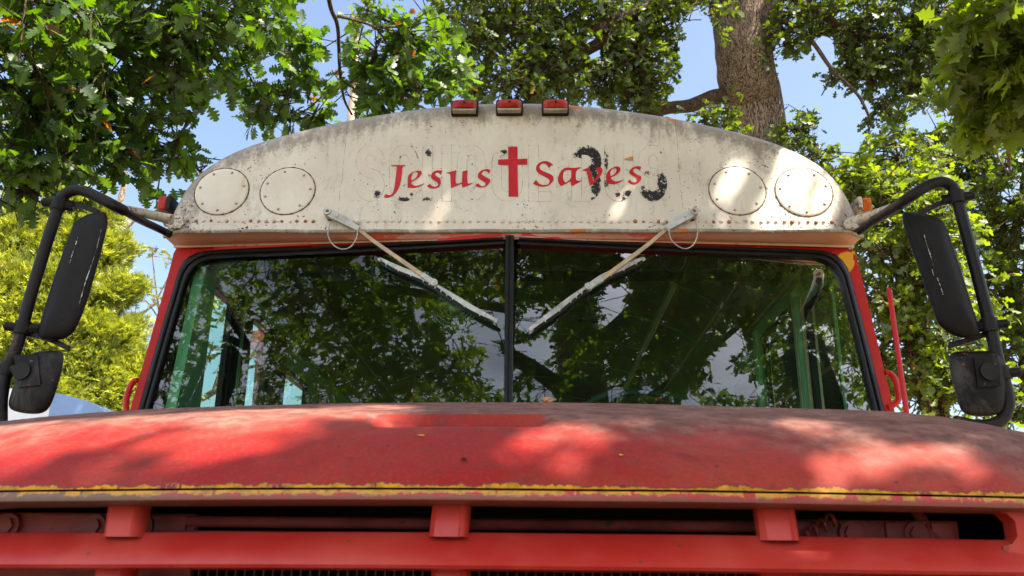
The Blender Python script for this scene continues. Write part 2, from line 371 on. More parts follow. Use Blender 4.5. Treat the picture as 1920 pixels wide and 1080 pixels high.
def mat_scuffed(name, amt, rust):
    m = NT(name); n = m.noise(7, 7, .7, (1, 1, .45), .6); n2 = m.noise(60, 6, .7); n3 = m.noise(16, 8, .75)
    c = m.mix(m.ramp(n, .46, .66, 0, amt), (.008, .0065, .006), (.10, .088, .08))
    c = m.mix(m.ramp(m.math('ADD', n3, m.math('MULTIPLY', n2, .15)), rust, rust+.03), c, m.mix(n2, (.05, .018, .01), (.24, .075, .025)))
    c = m.mix(m.ramp(n2, .68, .72, 0, .5), c, (.35, .33, .30))
    return m.pbr(c, m.ramp(n, .3, .7, .42, .6), 0, m.bump(m.math('ADD', n3, m.math('MULTIPLY', n2, .3)), .35, .003), spec=.12)
M['mirror2'] = mat_scuffed('scuffed_rusty_mirror_shell', .55, .68); M['mirror'] = mat_scuffed('scuffed_black_mirror_shell', .08, .80)
def mat_soffit():
    m = NT('faded_pink_soffit'); X = m.xyz(); n = m.noise(7, 6, .65, (1, 2, 1)); n2 = m.noise(24, 6, .7, (1, 2.5, 1))
    c = m.mix(m.ramp(n, .3, .7), (.50, .20, .15), (.56, .28, .21))
    ax = m.math('ABSOLUTE', X[0])
    c = m.mix(m.math('MULTIPLY', m.ramp(n, .50, .56), m.ramp(ax, .85, .4, 0, .9)), c, (.55, .07, .04))
    c = m.mix(m.attr('inner'), c, m.mix(m.ramp(n2, .56, .62), (.62, .50, .38), (.50, .20, .06)))
    c = m.mix(m.ramp(m.noise(70, 4, .6), .70, .73), c, (.10, .04, .02))
    return m.pbr(c, .5, 0, m.bump(n2, .2, .002))
M['soffit'] = mat_soffit()
def mat_amber(name, col):
    m = NT(name); v = m.n('ShaderNodeTexWave'); v.bands_direction = 'Z'; m.set(v.inputs['Vector'], m.pos()); v.inputs['Scale'].default_value = 90
    p = m.n('ShaderNodeBsdfPrincipled'); m.set(p.inputs['Base Color'], m.mix(m.ramp(m.noise(40, 3), .3, .7), col, tuple(x*.5 for x in col))); p.inputs['Roughness'].default_value = .35
    p.inputs['Subsurface Weight'].default_value = .0; m.set(p.inputs['Normal'], m.bump(v.outputs[0], .4, .002)); p.inputs['Coat Weight'].default_value = .0; p.inputs['Specular IOR Level'].default_value = .25
    m.set(m.out.inputs[0], p.outputs[0]); return m.m
M['amber'] = mat_amber('red_orange_lens', (.42, .020, .003)); M['amber2'] = mat_amber('orange_lens', (.75, .14, .01))

# ================================================================== THE BUS
bus = thing('school_bus', 'old red school bus with cream front cap lettered Jesus Saves over a split windshield', 'school bus', (0, 5.5, 0))

# ---- front cap
raw = [(300, 430), (318, 385), (345, 335), (385, 295), (440, 265), (520, 240), (600, 222), (700, 203), (800, 190), (900, 184.5), (960, 184), (1050, 187), (1150, 199), (1250, 214), (1350, 236), (1440, 262), (1500, 287), (1545, 312), (1580, 345), (1605, 385), (1620, 425)]
W3 = A3([PL(*q, CAPPL) for q in raw])[:, [0, 2]]
ZB = 2.362
def half(P):
    P = P.copy(); P[:, 0] = abs(P[:, 0]); return resample(smooth(P, 6), 40)
Lh = half(W3[:11]); Rh = half(W3[10:][::-1])
H = (Lh+Rh)/2; H[-1, 0] = 0; H[0] = (1.204, ZB)
OUT = np.vstack([H*[-1, 1], (H[::-1])[1:]])        # outline left -> top -> right, (x,z)
nO = len(OUT)
tng = np.gradient(OUT, axis=0); tng /= np.linalg.norm(tng, axis=1)[:, None]; NO = np.stack([-tng[:, 1], tng[:, 0]], 1)   # outward
NO[0] = (-1, 0); NO[-1] = (1, 0)
def cap_y(z, off=0.): return CAPPL[0]+CAPPL[2]*z-off
V = []; E = []; rings = []
RR = .055
# rear roof rings first (from back to face), then face rings inwards
for yb in (9.8, 6.2, 3.2): rings.append([(OUT[i, 0], yb, OUT[i, 1]) for i in range(nO)]); E += [0.]*nO
for a in np.linspace(0, math.pi/2, 6):
    off = RR*(1-math.cos(a)); P = OUT-NO*off
    P[:, 1] = np.maximum(P[:, 1], ZB); back = RR*(1-math.sin(a))
    rings.append([(P[i, 0], cap_y(P[i, 1])+back, P[i, 1]) for i in range(nO)]); E += [off*.5]*nO
Pin = OUT-NO*RR; Pin[:, 1] = np.maximum(Pin[:, 1], ZB)
for k in range(1, 17):
    t = 1-k/16.; Q = np.stack([Pin[:, 0]*(t**.9), ZB+(Pin[:, 1]-ZB)*t], 1)
    d = np.min(np.linalg.norm(Q[:, None]-OUT[None], axis=2), axis=1)
    rings.append([(Q[i, 0], cap_y(Q[i, 1]), Q[i, 1]) for i in range(nO)]); E += list(d)
for r_ in rings: V += r_
Fs = [(j*nO+i, j*nO+i+1, (j+1)*nO+i+1, (j+1)*nO+i) for j in range(len(rings)-1) for i in range(nO-1)]
capo = mesh('front_cap', V, Fs, M['cap'], bus, True, {'edge': E}, None, 50)
# bottom rolled rim of the cap
mb = MB(); xs = np.linspace(-1.205, 1.205, 80)
mb.tube([(x, cap_y(ZB)-.003+.05*sm(1.13, 1.21, abs(x))+.003*math.sin(x*17), ZB-.004) for x in xs], .0075, 8); mb.build('cap_rim', M['cap'], capo, attr='edge')
# soffit: underside from the rim back to the windshield head
def wy(x, z): return 2.712-.17*2.36+.084*abs(x)+.17*z
V = []; Fs = []; inn = []
for x in xs:
    e = sm(1.13, 1.205, abs(x)); y0 = cap_y(ZB)+.05*e; y1 = wy(x, 2.335)-.004; y1 = max(y1, y0+.012)
    xo = x*1.0; xi = np.clip(x, -1.19, 1.19)
    tt = [0, .05, .55, .8, .86, 1.]
    for t in tt:
        zz = ZB-.006-.012*math.sin(t*math.pi)*(1-e)-.012*t
        if t > .82: zz -= .007
        V.append((xo+(xi-xo)*t, y0+(y1-y0)*t, zz)); inn.append(1. if t > .82 else 0.)
for i in range(len(xs)-1):
    for k in range(5): a = i*6+k; Fs.append((a, a+1, a+7, a+6))
mesh('cap_soffit', V, Fs, M['soffit'], capo, True, {'inner': inn}, None, 40)
# red leftover paint strips along the windshield head
mb = MB()
def strip(px, off, hh, col):
    pass
for (pts, side) in (([(820, 449), (880, 445), (940, 438)], -1), ([(978, 438), (1010, 440), (1050, 446)], 1), ([(400, 465), (480, 461), (582, 456)], -1)):
    ps = smooth(pts, 4); a = [PL(x, y-3, WPL(side), .016) for x, y in ps]; b = [PL(x, y+3.4, WPL(side), .012) for x, y in ps]
    n = len(a); mb = MB(); mb.add(a+b, [(i, i+1, n+i+1, n+i) for i in range(n-1)]); mb.build('paint_stripe', M['red'], capo, False)
# rivets
px = 352.
while px < 1566:
    if not (600 < px < 632 or 1288 < px < 1318):
        mb = MB(); mb.av = float(np.clip(rng.random()*.5+(.35 if (px < 640 or px > 1180) else -.15)*(rng.random()+.4), 0, 1))
        p = PL(px+rng.normal(0, .7), 415.5+rng.normal(0, .5)+(px-960)*.001, CAPPL); mb.dome(p, (0, -1, .12), .0066*(1+.1*rng.normal()), .0055, 9, 3); mb.build('rivet', M['rivet'], capo, attr='rust')
    px += 14.72
# round cover plates over the removed warning lamps
screw_m = simple('dull_screw_head', (.34, .29, .24), .4, .5, .3, 60, 0, .3)
ringm = NT('rusty_ring_gap'); ringm = ringm.pbr(ringm.mix(ringm.ramp(ringm.noise(40, 4), .4, .6), (.06, .035, .022), (.20, .10, .05)), .7)
for ci, (cx_, cy_, rx_, ry_, a0) in enumerate([(416, 359, 53.5, 46.5, .3), (539.5, 358, 54, 47, .0), (1382.5, 357.5, 54.5, 48, .1), (1507, 360, 54.5, 47.5, .25)]):
    c = PL(cx_, cy_, CAPPL); r = rx_*2.87/FPX*.985
    nv = A3([0, -1, .12]); nv /= np.linalg.norm(nv); ax_ = A3([1., 0, 0]); bx_ = np.cross(nv, ax_); bx_ = bx_*np.sign(bx_[2]); ry = r*.995
    V = [c+nv*.004]; Fs = []; NN = 48
    for (k, h) in ((.5, .0042), (.9, .0035), (.985, .0028), (1., .0015), (1., -.002)):
        for i in range(NN): a = 2*math.pi*i/NN; V.append(c+ax_*math.cos(a)*r*k+bx_*math.sin(a)*ry*k+nv*h)
    Fs += [(0, 1+i, 1+(i+1) % NN) for i in range(NN)]
    for j in range(4): Fs += [(1+j*NN+i, 1+(j+1)*NN+i, 1+(j+1)*NN+(i+1) % NN, 1+j*NN+(i+1) % NN) for i in range(NN)]
    cov = mesh('cover_plate', V, Fs, M['cover'], bus, True, None, None, 40)
    mb = MB(); pts = [c+ax_*math.cos(a)*(r+.0015)+bx_*math.sin(a)*(ry+.0015)+nv*.0006 for a in np.linspace(0, 2*math.pi, 97)]
    rr = [.0019+.0018*max(0, math.sin(i*1.7+ci)*math.sin(i*.53+ci*2)) for i in range(97)]
    mb.tube(pts, rr, 6, False); mb.build('rust_ring', ringm, cov)
    for k in range(7):
        a = a0+k*2*math.pi/7+.08*rng.normal(); mb = MB(); mb.dome(c+ax_*math.cos(a)*r*.84+bx_*math.sin(a)*ry*.84+nv*.0035, nv, .0052, .004, 8, 3); mb.build('screw', screw_m, cov)

# ---- lettering
def glyph(loops, fx, fy, off):
    P3 = [[Vector(PL(fx(x), fy(y), CAPPL, off)) for x, y in lp] for lp in loops]
    flat = [p for lp in P3 for p in lp]; tris = tessellate_polygon(P3); return flat, [tuple(t) for t in tris]
z1 = (lambda x: 720+x*.145833, lambda y: 260+y*.145833)
z2 = (lambda x: 960+x*.15625, lambda y: 260+y*.15625)
G1 = [
 [[(90, 340), (180, 337), (272, 338), (273, 350), (237, 358), (231, 450), (215, 560), (182, 655), (140, 712), (90, 748), (40, 762), (2, 755), (-5, 745), (25, 708), (50, 725), (85, 722), (110, 703), (128, 650), (147, 530), (160, 400), (163, 358), (120, 356), (90, 352)]],
 [[(303, 480), (345, 442), (400, 418), (450, 408), (480, 418), (486, 440), (476, 470), (445, 500), (400, 532), (350, 558), (362, 590), (400, 606), (450, 598), (520, 572), (512, 590), (405, 638), (303, 630)], [(350, 535), (349, 485), (372, 438), (402, 424), (428, 436), (432, 462), (412, 500), (380, 526)]],
 [[(603, 485), (612, 445), (640, 420), (680, 406), (752, 408), (748, 420), (728, 468), (716, 448), (690, 434), (662, 445), (658, 468), (690, 492), (730, 516), (730, 590), (690, 632), (620, 645), (580, 635), (550, 608), (592, 577), (610, 602), (640, 620), (680, 612), (696, 588), (680, 560), (640, 535), (605, 510)]],
 [[(800, 438), (930, 405), (922, 480), (920, 560), (940, 580), (1000, 562), (1004, 490), (1008, 420), (1075, 405), (1068, 480), (1072, 560), (1085, 578), (1142, 563), (1138, 580), (1008, 631), (998, 580), (862, 637), (855, 560), (852, 465), (838, 450), (808, 448)]],
 [[(1203, 490), (1212, 440), (1255, 405), (1310, 390), (1350, 392), (1370, 404), (1346, 452), (1335, 430), (1300, 412), (1265, 425), (1256, 455), (1290, 485), (1365, 520), (1366, 552), (1340, 592), (1285, 628), (1210, 628), (1170, 600), (1213, 570), (1235, 602), (1272, 614), (1305, 597), (1305, 570), (1268, 545), (1220, 515)]],
]
G2 = [
 [[(250, 540), (290, 490), (298, 508), (330, 545), (390, 558), (438, 545), (455, 515), (440, 480), (380, 450), (318, 418), (288, 380), (290, 330), (322, 290), (370, 268), (430, 268), (488, 305), (440, 355), (425, 320), (385, 296), (348, 302), (325, 335), (338, 372), (400, 400), (470, 428), (503, 462), (492, 515), (445, 560), (380, 578), (310, 568)]],
 [[(550, 470), (575, 400), (620, 355), (660, 345), (740, 352), (830, 340), (825, 354), (772, 378), (764, 440), (768, 492), (790, 508), (838, 498), (838, 508), (715, 572), (700, 510), (595, 570), (560, 540), (550, 500)], [(618, 505), (608, 440), (625, 388), (660, 372), (712, 380), (710, 480), (645, 526)]],
 [[(835, 380), (880, 362), (922, 346), (948, 410), (976, 505), (1015, 465), (1034, 420), (1025, 383), (1000, 352), (1060, 338), (1088, 365), (1083, 415), (1040, 482), (990, 532), (932, 567), (915, 480), (893, 392), (860, 386)]],
 [[(1125, 450), (1140, 400), (1190, 355), (1250, 330), (1292, 338), (1305, 368), (1282, 410), (1230, 448), (1188, 464), (1202, 498), (1248, 514), (1300, 505), (1345, 488), (1338, 500), (1270, 535), (1210, 552), (1150, 537), (1130, 500)], [(1183, 446), (1176, 405), (1200, 368), (1235, 352), (1256, 370), (1248, 405), (1218, 434)]],
 [[(1400, 400), (1430, 355), (1490, 328), (1548, 335), (1548, 350), (1532, 387), (1520, 367), (1482, 355), (1452, 370), (1458, 400), (1500, 430), (1552, 450), (1548, 500), (1500, 540), (1440, 555), (1385, 518), (1418, 490), (1432, 512), (1460, 525), (1493, 518), (1503, 490), (1478, 460), (1420, 430)]],
]
def round_loop(lp):   # soften the traced corners a little, keep the sharp pen tips
    P = A3(lp, float); m = len(P); out = []
    for i in range(m):
        a, b, c = P[i-1], P[i], P[(i+1) % m]; u = b-a; v = c-b
        co = (u@v)/(np.linalg.norm(u)*np.linalg.norm(v)+1e-9)
        if co > .45: out += [b*.75+a*.25, b*.75+c*.25]
        else: out.append(b)
    return [tuple(p) for p in out]
for nm, GG, zf in (('lettering', G1, z1), ('lettering', G2, z2)):
    mb = MB()
    for g in GG:
        v, f = glyph([round_loop(l) for l in g], zf[0], zf[1], .0016); mb.add(v, f)
    mb.build(nm, M['redletter'], capo, False)
v, f = glyph([[(1595, 102), (1715, 100), (1717, 262), (1842, 255), (1842, 333), (1717, 336), (1725, 745), (1602, 745), (1600, 340), (1467, 335), (1467, 268), (1598, 262)]], z1[0], z1[1], .0022)
mb = MB(); mb.add(v, f); mb.build('cross_emblem', M['redletter'], capo, False)

# old SCHOOL BUS lettering showing through: outlines and black flakes
LET = []
def arc(cx, cy, rx, ry, a0, a1, n=14): return [(cx+rx*math.cos(math.radians(a)), cy-ry*math.sin(math.radians(a))) for a in np.linspace(a0, a1, n)]
TOP, BOT, HW = 281., 368.5, 9.3
MIDY = (TOP+BOT)/2
def L_S(x0, x1):
    cx = (x0+x1)/2; rx = (x1-x0)/2-HW; q = (BOT-TOP)/4
    return [arc(cx, TOP+q, rx, q, 5, 245, 16)+[(cx, MIDY)]+arc(cx, BOT-q, rx, q, 65, -175, 16)]
def L_C(x0, x1): cx = (x0+x1)/2; rx = (x1-x0)/2-HW; return [arc(cx, TOP+24, rx, 24, 0, 180)+arc(cx, BOT-24, rx, 24, 180, 360)]
def L_O(x0, x1):
    cx = (x0+x1)/2; rx = (x1-x0)/2-HW; p = arc(cx, TOP+24, rx, 24, 0, 180)+arc(cx, BOT-24, rx, 24, 180, 360); return [p+[p[0]]]
def L_H(x0, x1): return [[(x0+HW, 272), (x0+HW, 377.5)], [(x1-HW, 272), (x1-HW, 377.5)], [(x0+2*HW, MIDY), (x1-2*HW, MIDY)]]
def L_L(x0, x1): return [[(x0+HW, 272), (x0+HW, 377.5)], [(x0+2*HW, BOT), (x1, BOT)]]
def L_B(x0, x1):
    q = (BOT-TOP)/4; r = x1-HW
    return [[(x0+HW, 272), (x0+HW, 377.5)], [(x0+2*HW, TOP)]+arc(r-q, TOP+q, q, q, 90, -90, 12)+[(x0+2*HW, MIDY)], [(x0+2*HW+.1, MIDY+.2)]+arc(r-q, BOT-q, q, q, 90, -90, 12)+[(x0+2*HW, BOT)]]
def L_U(x0, x1): cx = (x0+x1)/2; rx = (x1-x0)/2-HW; return [[(x0+HW, 272)]+arc(cx, BOT-24, rx, 24, 180, 360)+[(x1-HW, 272)]]
for fn, a, b in ((L_S, 667, 721), (L_C, 730, 786), (L_H, 792, 847), (L_O, 857, 911), (L_O, 922, 980), (L_L, 991, 1034), (L_B, 1072, 1128), (L_U, 1133, 1187), (L_S, 1197, 1251)): LET += fn(a, b)
BLOBS = [(708, 364, 10, 8, .9), (782, 283, 5, 10, .7), (758, 374, 16, 5, 1.), (772, 365, 5, 6, .8), (753, 296, 5, 4, 1.), (803, 287, 7, 8, .9), (801, 373, 9, 4, 1.), (829, 373, 3, 3, .8), (806, 335, 3, 8, .4), (885, 374, 5, 2, .8), (877, 293, 5, 5, .45),
         (945, 285, 9, 5, 1.), (940, 291, 9, 5, .55), (1105, 289, 26, 12, 1.7), (1117, 308, 12, 24, 1.7), (1121, 325, 10, 18, 1.5), (1085, 291, 7, 5, .8), (1118, 352, 9, 14, 1.15), (1112, 372, 7, 4, .9), (1137, 305, 5, 15, 1.1), (1137, 345, 7, 12, 1.0), (1135, 325, 3, 16, .7),
         (1158, 365, 8, 5, .8), (1178, 362, 9, 6, 1.1), (1170, 373, 5, 5, .9), (1216, 325, 14, 8, .5), (1232, 320, 8, 6, .45), (1243, 345, 11, 18, 1.45), (1226, 366, 24, 11, 1.5), (1205, 352, 6, 10, .75), (1214, 281, 4, 8, .35), (1240, 285, 3, 6, .5)]
mb = MB(); peel = []; rim = []
for si, st in enumerate(LET):
    P = resample(st, max(6, int(np.sum(np.linalg.norm(np.diff(A3(st), axis=0), axis=1))/1.6))); T = np.gradient(P, axis=0); T /= np.linalg.norm(T, axis=1)[:, None]; Nn = np.stack([-T[:, 1], T[:, 0]], 1)
    us = [-1, -.97, -.94, -.8, -.55, -.28, 0, .28, .55, .8, .94, .97, 1]; V = []
    for i in range(len(P)):
        for u in us:
            q = P[i]+Nn[i]*u*HW; V.append(PL(q[0], q[1], CAPPL, .0006+.00008*si % .0004))
            pe = max([am*math.exp(-(((q[0]-bx)/rx)**2+((q[1]-by)/ry)**2)) for bx, by, rx, ry, am in BLOBS]); peel.append(pe)
            rim.append(abs(u) if 0 < i < len(P)-1 or len(st) > 15 else 1.)
    k = len(us); mb.add(V, [(i*k+j, i*k+j+1, (i+1)*k+j+1, (i+1)*k+j) for i in range(len(P)-1) for j in range(k-1)])
mesh('old_lettering', mb.v, mb.f, M['ghost'], capo, True, {'peel': peel, 'rim': rim})
# orange flake
mb = MB(); mb.add([PL(1169, 298, CAPPL, .003), PL(1186, 293, CAPPL, .004), PL(1187, 301, CAPPL, .003), PL(1178, 299, CAPPL, .006)], [(0, 3, 1), (3, 2, 1)]); mb.build('paint_flake', simple('orange_paint_flake', (.5, .2, .03), .5), capo, False)

# ---- marker lamps
for (x, y) in ((872, 207), (955.5, 206), (1041, 206)):
    c = PL(x, y, CAPPL); mb = MB(); w_, h_ = .049, .028
    mb.box((c[0]-w_, c[1]-.026, c[2]-h_), (c[0]+w_, c[1]+.01, c[2]+h_), .006); hs = mb.build('marker_lamp', M['black'], bus)
    V = []; n = 11
    prof = [(-h_*.62, -.040), (-h_*.55, -.050), (0, -.054), (h_*.6, -.046), (h_*.78, -.034)]
    for j in range(n):
        xx = -w_*.9+2*w_*.9*j/(n-1); e = 1-(abs(xx)/(w_*.9))**6*.35
        for dz, dy in prof: V.append((c[0]+xx, c[1]+dy*e, c[2]+dz))
        V.append((c[0]+xx, c[1]-.02, c[2]+h_*.85)); V.append((c[0]+xx, c[1]-.02, c[2]-h_*.7))
    Fs = [(j*7+a, j*7+b, (j+1)*7+b, (j+1)*7+a) for j in range(n-1) for a, b in ((0, 1), (1, 2), (2, 3), (3, 4), (4, 5), (6, 0))]+[(6, 0, 1, 2, 3, 4, 5), tuple((n-1)*7+k for k in (5, 4, 3, 2, 1, 0, 6))]
    mesh('lens', V, Fs, M['amber'], hs, True, None, None, 40)
    mb = MB(); mb.box((c[0]-w_*.86, c[1]-.048, c[2]-h_*.97), (c[0]+w_*.86, c[1]-.015, c[2]-h_*.66), .003); mb.build('chrome_foot', simple('grimy_metal_strip', (.30, .27, .2), .4, .4, .3, 40), hs)
    mb = MB(); mb.dome(A3([c[0]+.001, c[1]-.0535, c[2]+.003]), (0, -1, .1), .0052, .003, 10); mb.build('screw', M['black'], hs)
for (x, y, m_) in ((313, 384, 'amber'), (1617, 387, 'amber2')):
    s = -1 if x < 960 else 1; c = PL(x, y, (2.76, 0, 0)); mb = MB(); mb.box((c[0]-.008-s*.012, c[1]-.02, c[2]-.026), (c[0]+.008-s*.012, c[1]+.06, c[2]+.03), .005); hs = mb.build('corner_lamp', M['black'] if s < 0 else M['bracket'], bus)
    mb = MB(); mb.box((min(c[0]-s*.004, c[0]+s*.028), c[1]-.018, c[2]-.024), (max(c[0]-s*.004, c[0]+s*.028), c[1]+.055, c[2]+.028), .009); mb.build('lens', M[m_], hs)

# ---- windshield surround, gasket, panes
def curve2(pts, n, sub=5): return resample(smooth(pts, sub), n)
GO = {-1: [(943, 444), (700, 457), (500, 465), (420, 468), (375, 472), (350, 484), (335, 505), (325, 540), (295, 640), (259, 767), (235, 850), (222, 900)],
      1: [(974, 444), (1250, 458), (1400, 463), (1500, 467), (1552, 471), (1577, 485), (1592, 508), (1601, 540), (1627, 640), (1658, 767), (1680, 850), (1694, 900)]}
GI = {-1: [(947, 459), (700, 472), (500, 481), (440, 483), (400, 486), (372, 496), (354, 515), (343, 545), (314, 645), (279, 767), (256, 850), (244, 900)],
      1: [(969, 459), (1250, 472), (1400, 478), (1490, 481), (1533, 484), (1558, 496), (1573, 518), (1582, 545), (1608, 645), (1638, 767), (1660, 850), (1672, 900)]}
BO = {-1: [(943, 437), (700, 449), (500, 457), (420, 459), (372, 461), (345, 461), (329, 463), (322, 490), (290, 607), (244, 768), (221, 850), (208, 900)],
      1: [(974, 437), (1250, 449), (1400, 456), (1500, 460), (1545, 463), (1580, 465), (1600, 467), (1609, 493), (1637, 607), (1677, 771), (1698, 850), (1711, 900)]}
for s in (-1, 1):
    N_ = 64; o = curve2(GO[s], N_); i_ = curve2(GI[s], N_); b = curve2(BO[s], N_, 2)
    # body sheet around the glass
    V = [PL(*p, WPL(s), .002) for p in b]+[PL(*p, WPL(s), .002) for p in o]
    V += [v+A3([0, .16, 0]) for v in V[:N_]]
    chip = []
    for v in V: chip.append(0.)
    Fs = [(k, k+1, N_+k+1, N_+k) for k in range(N_-1)]+[(2*N_+k, 2*N_+k+1, k+1, k) for k in range(N_-1)]
    # yellow exposed undercoat
    pxs = list(b)+list(o)+list(b)
    spots = [(1588, 488, 15, 19, .8), (1600, 540, 9, 14, .0)] if s > 0 else [(327, 508, 6, 9, .3), (305, 587, 5, 10, .35), (297, 655, 4, 9, .2)]
    chip = [sum(am*math.exp(-((q[0]-x)/rx)**4-((q[1]-y)/ry)**4) for x, y, rx, ry, am in spots) for q in pxs]
    mesh('windshield_surround', V, Fs, M['pillar'], bus, False, {'chip': chip})
    # rubber gasket, rounded profile with a groove
    V = []; pr = [(0, .0), (.06, .014), (.25, .019), (.42, .015), (.47, .008), (.53, .008), (.60, .013), (.85, .012), (1, .0), (1, -.02)]
    for k in range(N_):
        for t, h in pr: q = o[k]*(1-t)+i_[k]*t; V.append(PL(q[0], q[1], WPL(s), h))
    m_ = len(pr); mesh('windshield_gasket', V, [(k*m_+j, k*m_+j+1, (k+1)*m_+j+1, (k+1)*m_+j) for k in range(N_-1) for j in range(m_-1)], M['rubber'], bus, True, None, None, 60)
    # pane
    cpx = 955.5; bot = [(952.5, 900)] if s < 0 else [(957, 900)]
    pane = [PL(*p, WPL(s), -.004) for p in (o+i_)/2]+[PL(955, 900, WPL(s), -.004)]
    mesh('windshield_pane', pane, [tuple(range(len(pane)))], M['glassw'], bus, False)
# mullion
mb = MB(); top = A3([955.8, 441]); bt = A3([951.5, 900.])
for (dx, hw, h0, h1) in ((-4.6, 3.7, -.01, .020), (4.6, 3.7, -.01, .020), (0, 8.8, -.012, .012)):
    V = []
    for p in (top, bt):
        for q in ((dx-hw, h0), (dx-hw*.7, h1), (dx+hw*.7, h1), (dx+hw, h0)): V.append(PL(p[0]+q[0], p[1], (WPL(1)[0], 0, .17), q[1]))
    mb.add(V, [(0, 1, 5, 4), (1, 2, 6, 5), (2, 3, 7, 6), (3, 0, 4, 7), (0, 3, 2, 1), (4, 5, 6, 7)])
mb.build('mullion', M['rubber'], bus, True, 30)

# ---- body sides and interior
for s in (-1, 1):
    def yr(y0, y1, z0, z1, mb, xi, xo):
        lo = (min(s*xi, s*xo), y0, z0); hi = (max(s*xi, s*xo), y1, z1); mb.box(lo, hi)
    if s < 0: wins = [(2.97, 3.24, 1.35, 2.30), (3.47, 3.73, 1.35, 2.315)]+[(3.95+.72*k, 4.43+.72*k, 1.62, 2.19) for k in range(8)]
    else: wins = [(2.88, 3.17, 1.62, 2.24), (3.33, 3.80, 1.55, 2.30)]+[(3.95+.72*k, 4.43+.72*k, 1.62, 2.19) for k in range(8)]
    for (nm, xi, xo, mt) in (('side_wall', 1.165, 1.197, M['pillar']), ('interior_liner', 1.125, 1.137, M['green'])):
        mb = MB(); y = 2.86
        ys = y
        for (a, b, z0, z1) in wins:
            if nm == 'side_wall': b = b+.19
            yr(ys, a, 1.0 if nm != 'side_wall' else .75, 2.37, mb, xi, xo)
            yr(a, b, z1, 2.37, mb, xi, xo); yr(a, b, .75, z0, mb, xi, xo); ys = b
        yr(ys, 9.8, .75, 2.37, mb, xi, xo)
        mb.build(nm, mt, bus, False)
    for (a, b, z0, z1) in wins:
        fr = MB(); e = .014
        for q in ((a-.001, a+e, z0, z1), (b-e, b+.001, z0, z1), (a+e, b-e, z0, z0+e), (a+e, b-e, z1-e, z1)): yr(q[0], q[1], q[2], q[3], fr, 1.12, 1.142)
        f_ = fr.build('side_window', M['black'], bus, False)
        mb = MB(); mb.add([(s*1.132, a, z0), (s*1.132, b, z0), (s*1.132, b, z1), (s*1.132, a, z1)], [(0, 1, 2, 3)]); mb.build('pane', M['glass'], f_, False)
for s in (-1, 1):
    mb = MB(); mb.slab([A3([s*1.187, y, z]) for y, z in ((2.655, 1.2), (2.90, 1.2), (2.90, 2.335), (2.845, 2.335))], (-s, 0, 0), .058); mb.build('corner_post', M['black'], bus, False)
# pillar light green strip on the left door post, black inner posts
mb = MB(); mb.slab([A3(q) for q in ((-1.124, 2.66, 1.2), (-1.124, 2.955, 1.2), (-1.124, 2.955, 2.28), (-1.124, 2.845, 2.28))], (1, 0, 0), .036); mb.build('door_post', M['ltgreen'], bus, False)
mb = MB(); mb.box((-1.122, 3.245, 1.2), (-1.108, 3.33, 2.33), .004); mb.box((-1.122, 3.365, 1.2), (-1.108, 3.465, 2.33), .004); mb.box((-1.122, 3.735, 1.2), (-1.09, 3.93, 2.30), .004); mb.build('door_frame', M['black'], bus)
mb = MB(); mb.box((-1.122, 3.335, 1.2), (-1.106, 3.36, 2.33), .002); mb.build('door_seal', M['green'], bus)
mb = MB(); mb.box((1.108, 3.20, 1.2), (1.122, 3.30, 2.33), .004); mb.box((1.10, 3.84, 1.2), (1.122, 3.90, 2.33), .004); mb.build('driver_window_post', M['ltgreen'], bus)
mb = MB(); mb.box((1.105, 3.17, 1.2), (1.118, 3.19, 2.28), .002); mb.box((1.10, 3.245, 1.2), (1.107, 3.26, 2.28), .002); mb.build('window_track', M['tan'], bus)
# ceiling (inner arch), rear wall, floor, ribs, trims
V = []; IN = OUT-NO*.06; IN[:, 1] = np.maximum(IN[:, 1], 2.34)
ysn = [2.93, 5, 7, 9.7]
for y in ysn: V += [(IN[i, 0], y, IN[i, 1]) for i in range(nO)]
Fs = [(j*nO+i, (j+1)*nO+i, (j+1)*nO+i+1, j*nO+i+1) for j in range(3) for i in range(nO-1)]
mesh('ceiling_lining', V, Fs, M['dkgreen'], bus, True, None, None, 40)
mb = MB()
for y in np.arange(3.6, 9.6, .72): mb.tube([(IN[i, 0]*.995, y, IN[i, 1]-.004) for i in range(2, nO-2)], .008, 5)
mb.build('ceiling_ribs', M['green'], bus)
mb = MB(); mb.box((-1.19, 9.7, .75), (1.19, 9.8, 2.4)); mb.add([(OUT[i, 0], 9.78, OUT[i, 1]) for i in range(nO)], [tuple(range(nO))]); mb.build('rear_wall', [M['green']], bus, False)
mb = MB(); mb.box((-1.18, 2.4, .78), (1.18, 9.75, .86)); mb.build('bus_floor', M['cavity'], bus, False)
mb = MB(); mb.box((-1.18, 2.55, .75), (1.18, 2.62, 1.66)); mb.build('cowl', M['grille'], bus, False)
for (x, z, r, mt, nm) in ((1.115, 2.375, .008, 'tan', 'ceiling_trim'), (1.03, 2.54, .009, 'tan', 'ceiling_trim'), (-1.115, 2.345, .007, 'green', 'ceiling_trim'), (-1.03, 2.54, .009, 'green', 'ceiling_trim'), (-.80, 2.70, .008, 'green', 'ceiling_trim'), (.80, 2.70, .008, 'green', 'ceiling_trim'), (.62, 2.30, .010, 'tan', 'grab_rail')):
    mb = MB(); mb.tube([(x, 3.1, z), (x, 9.6, z)], r, 8); mb.build(nm, M[mt], bus)
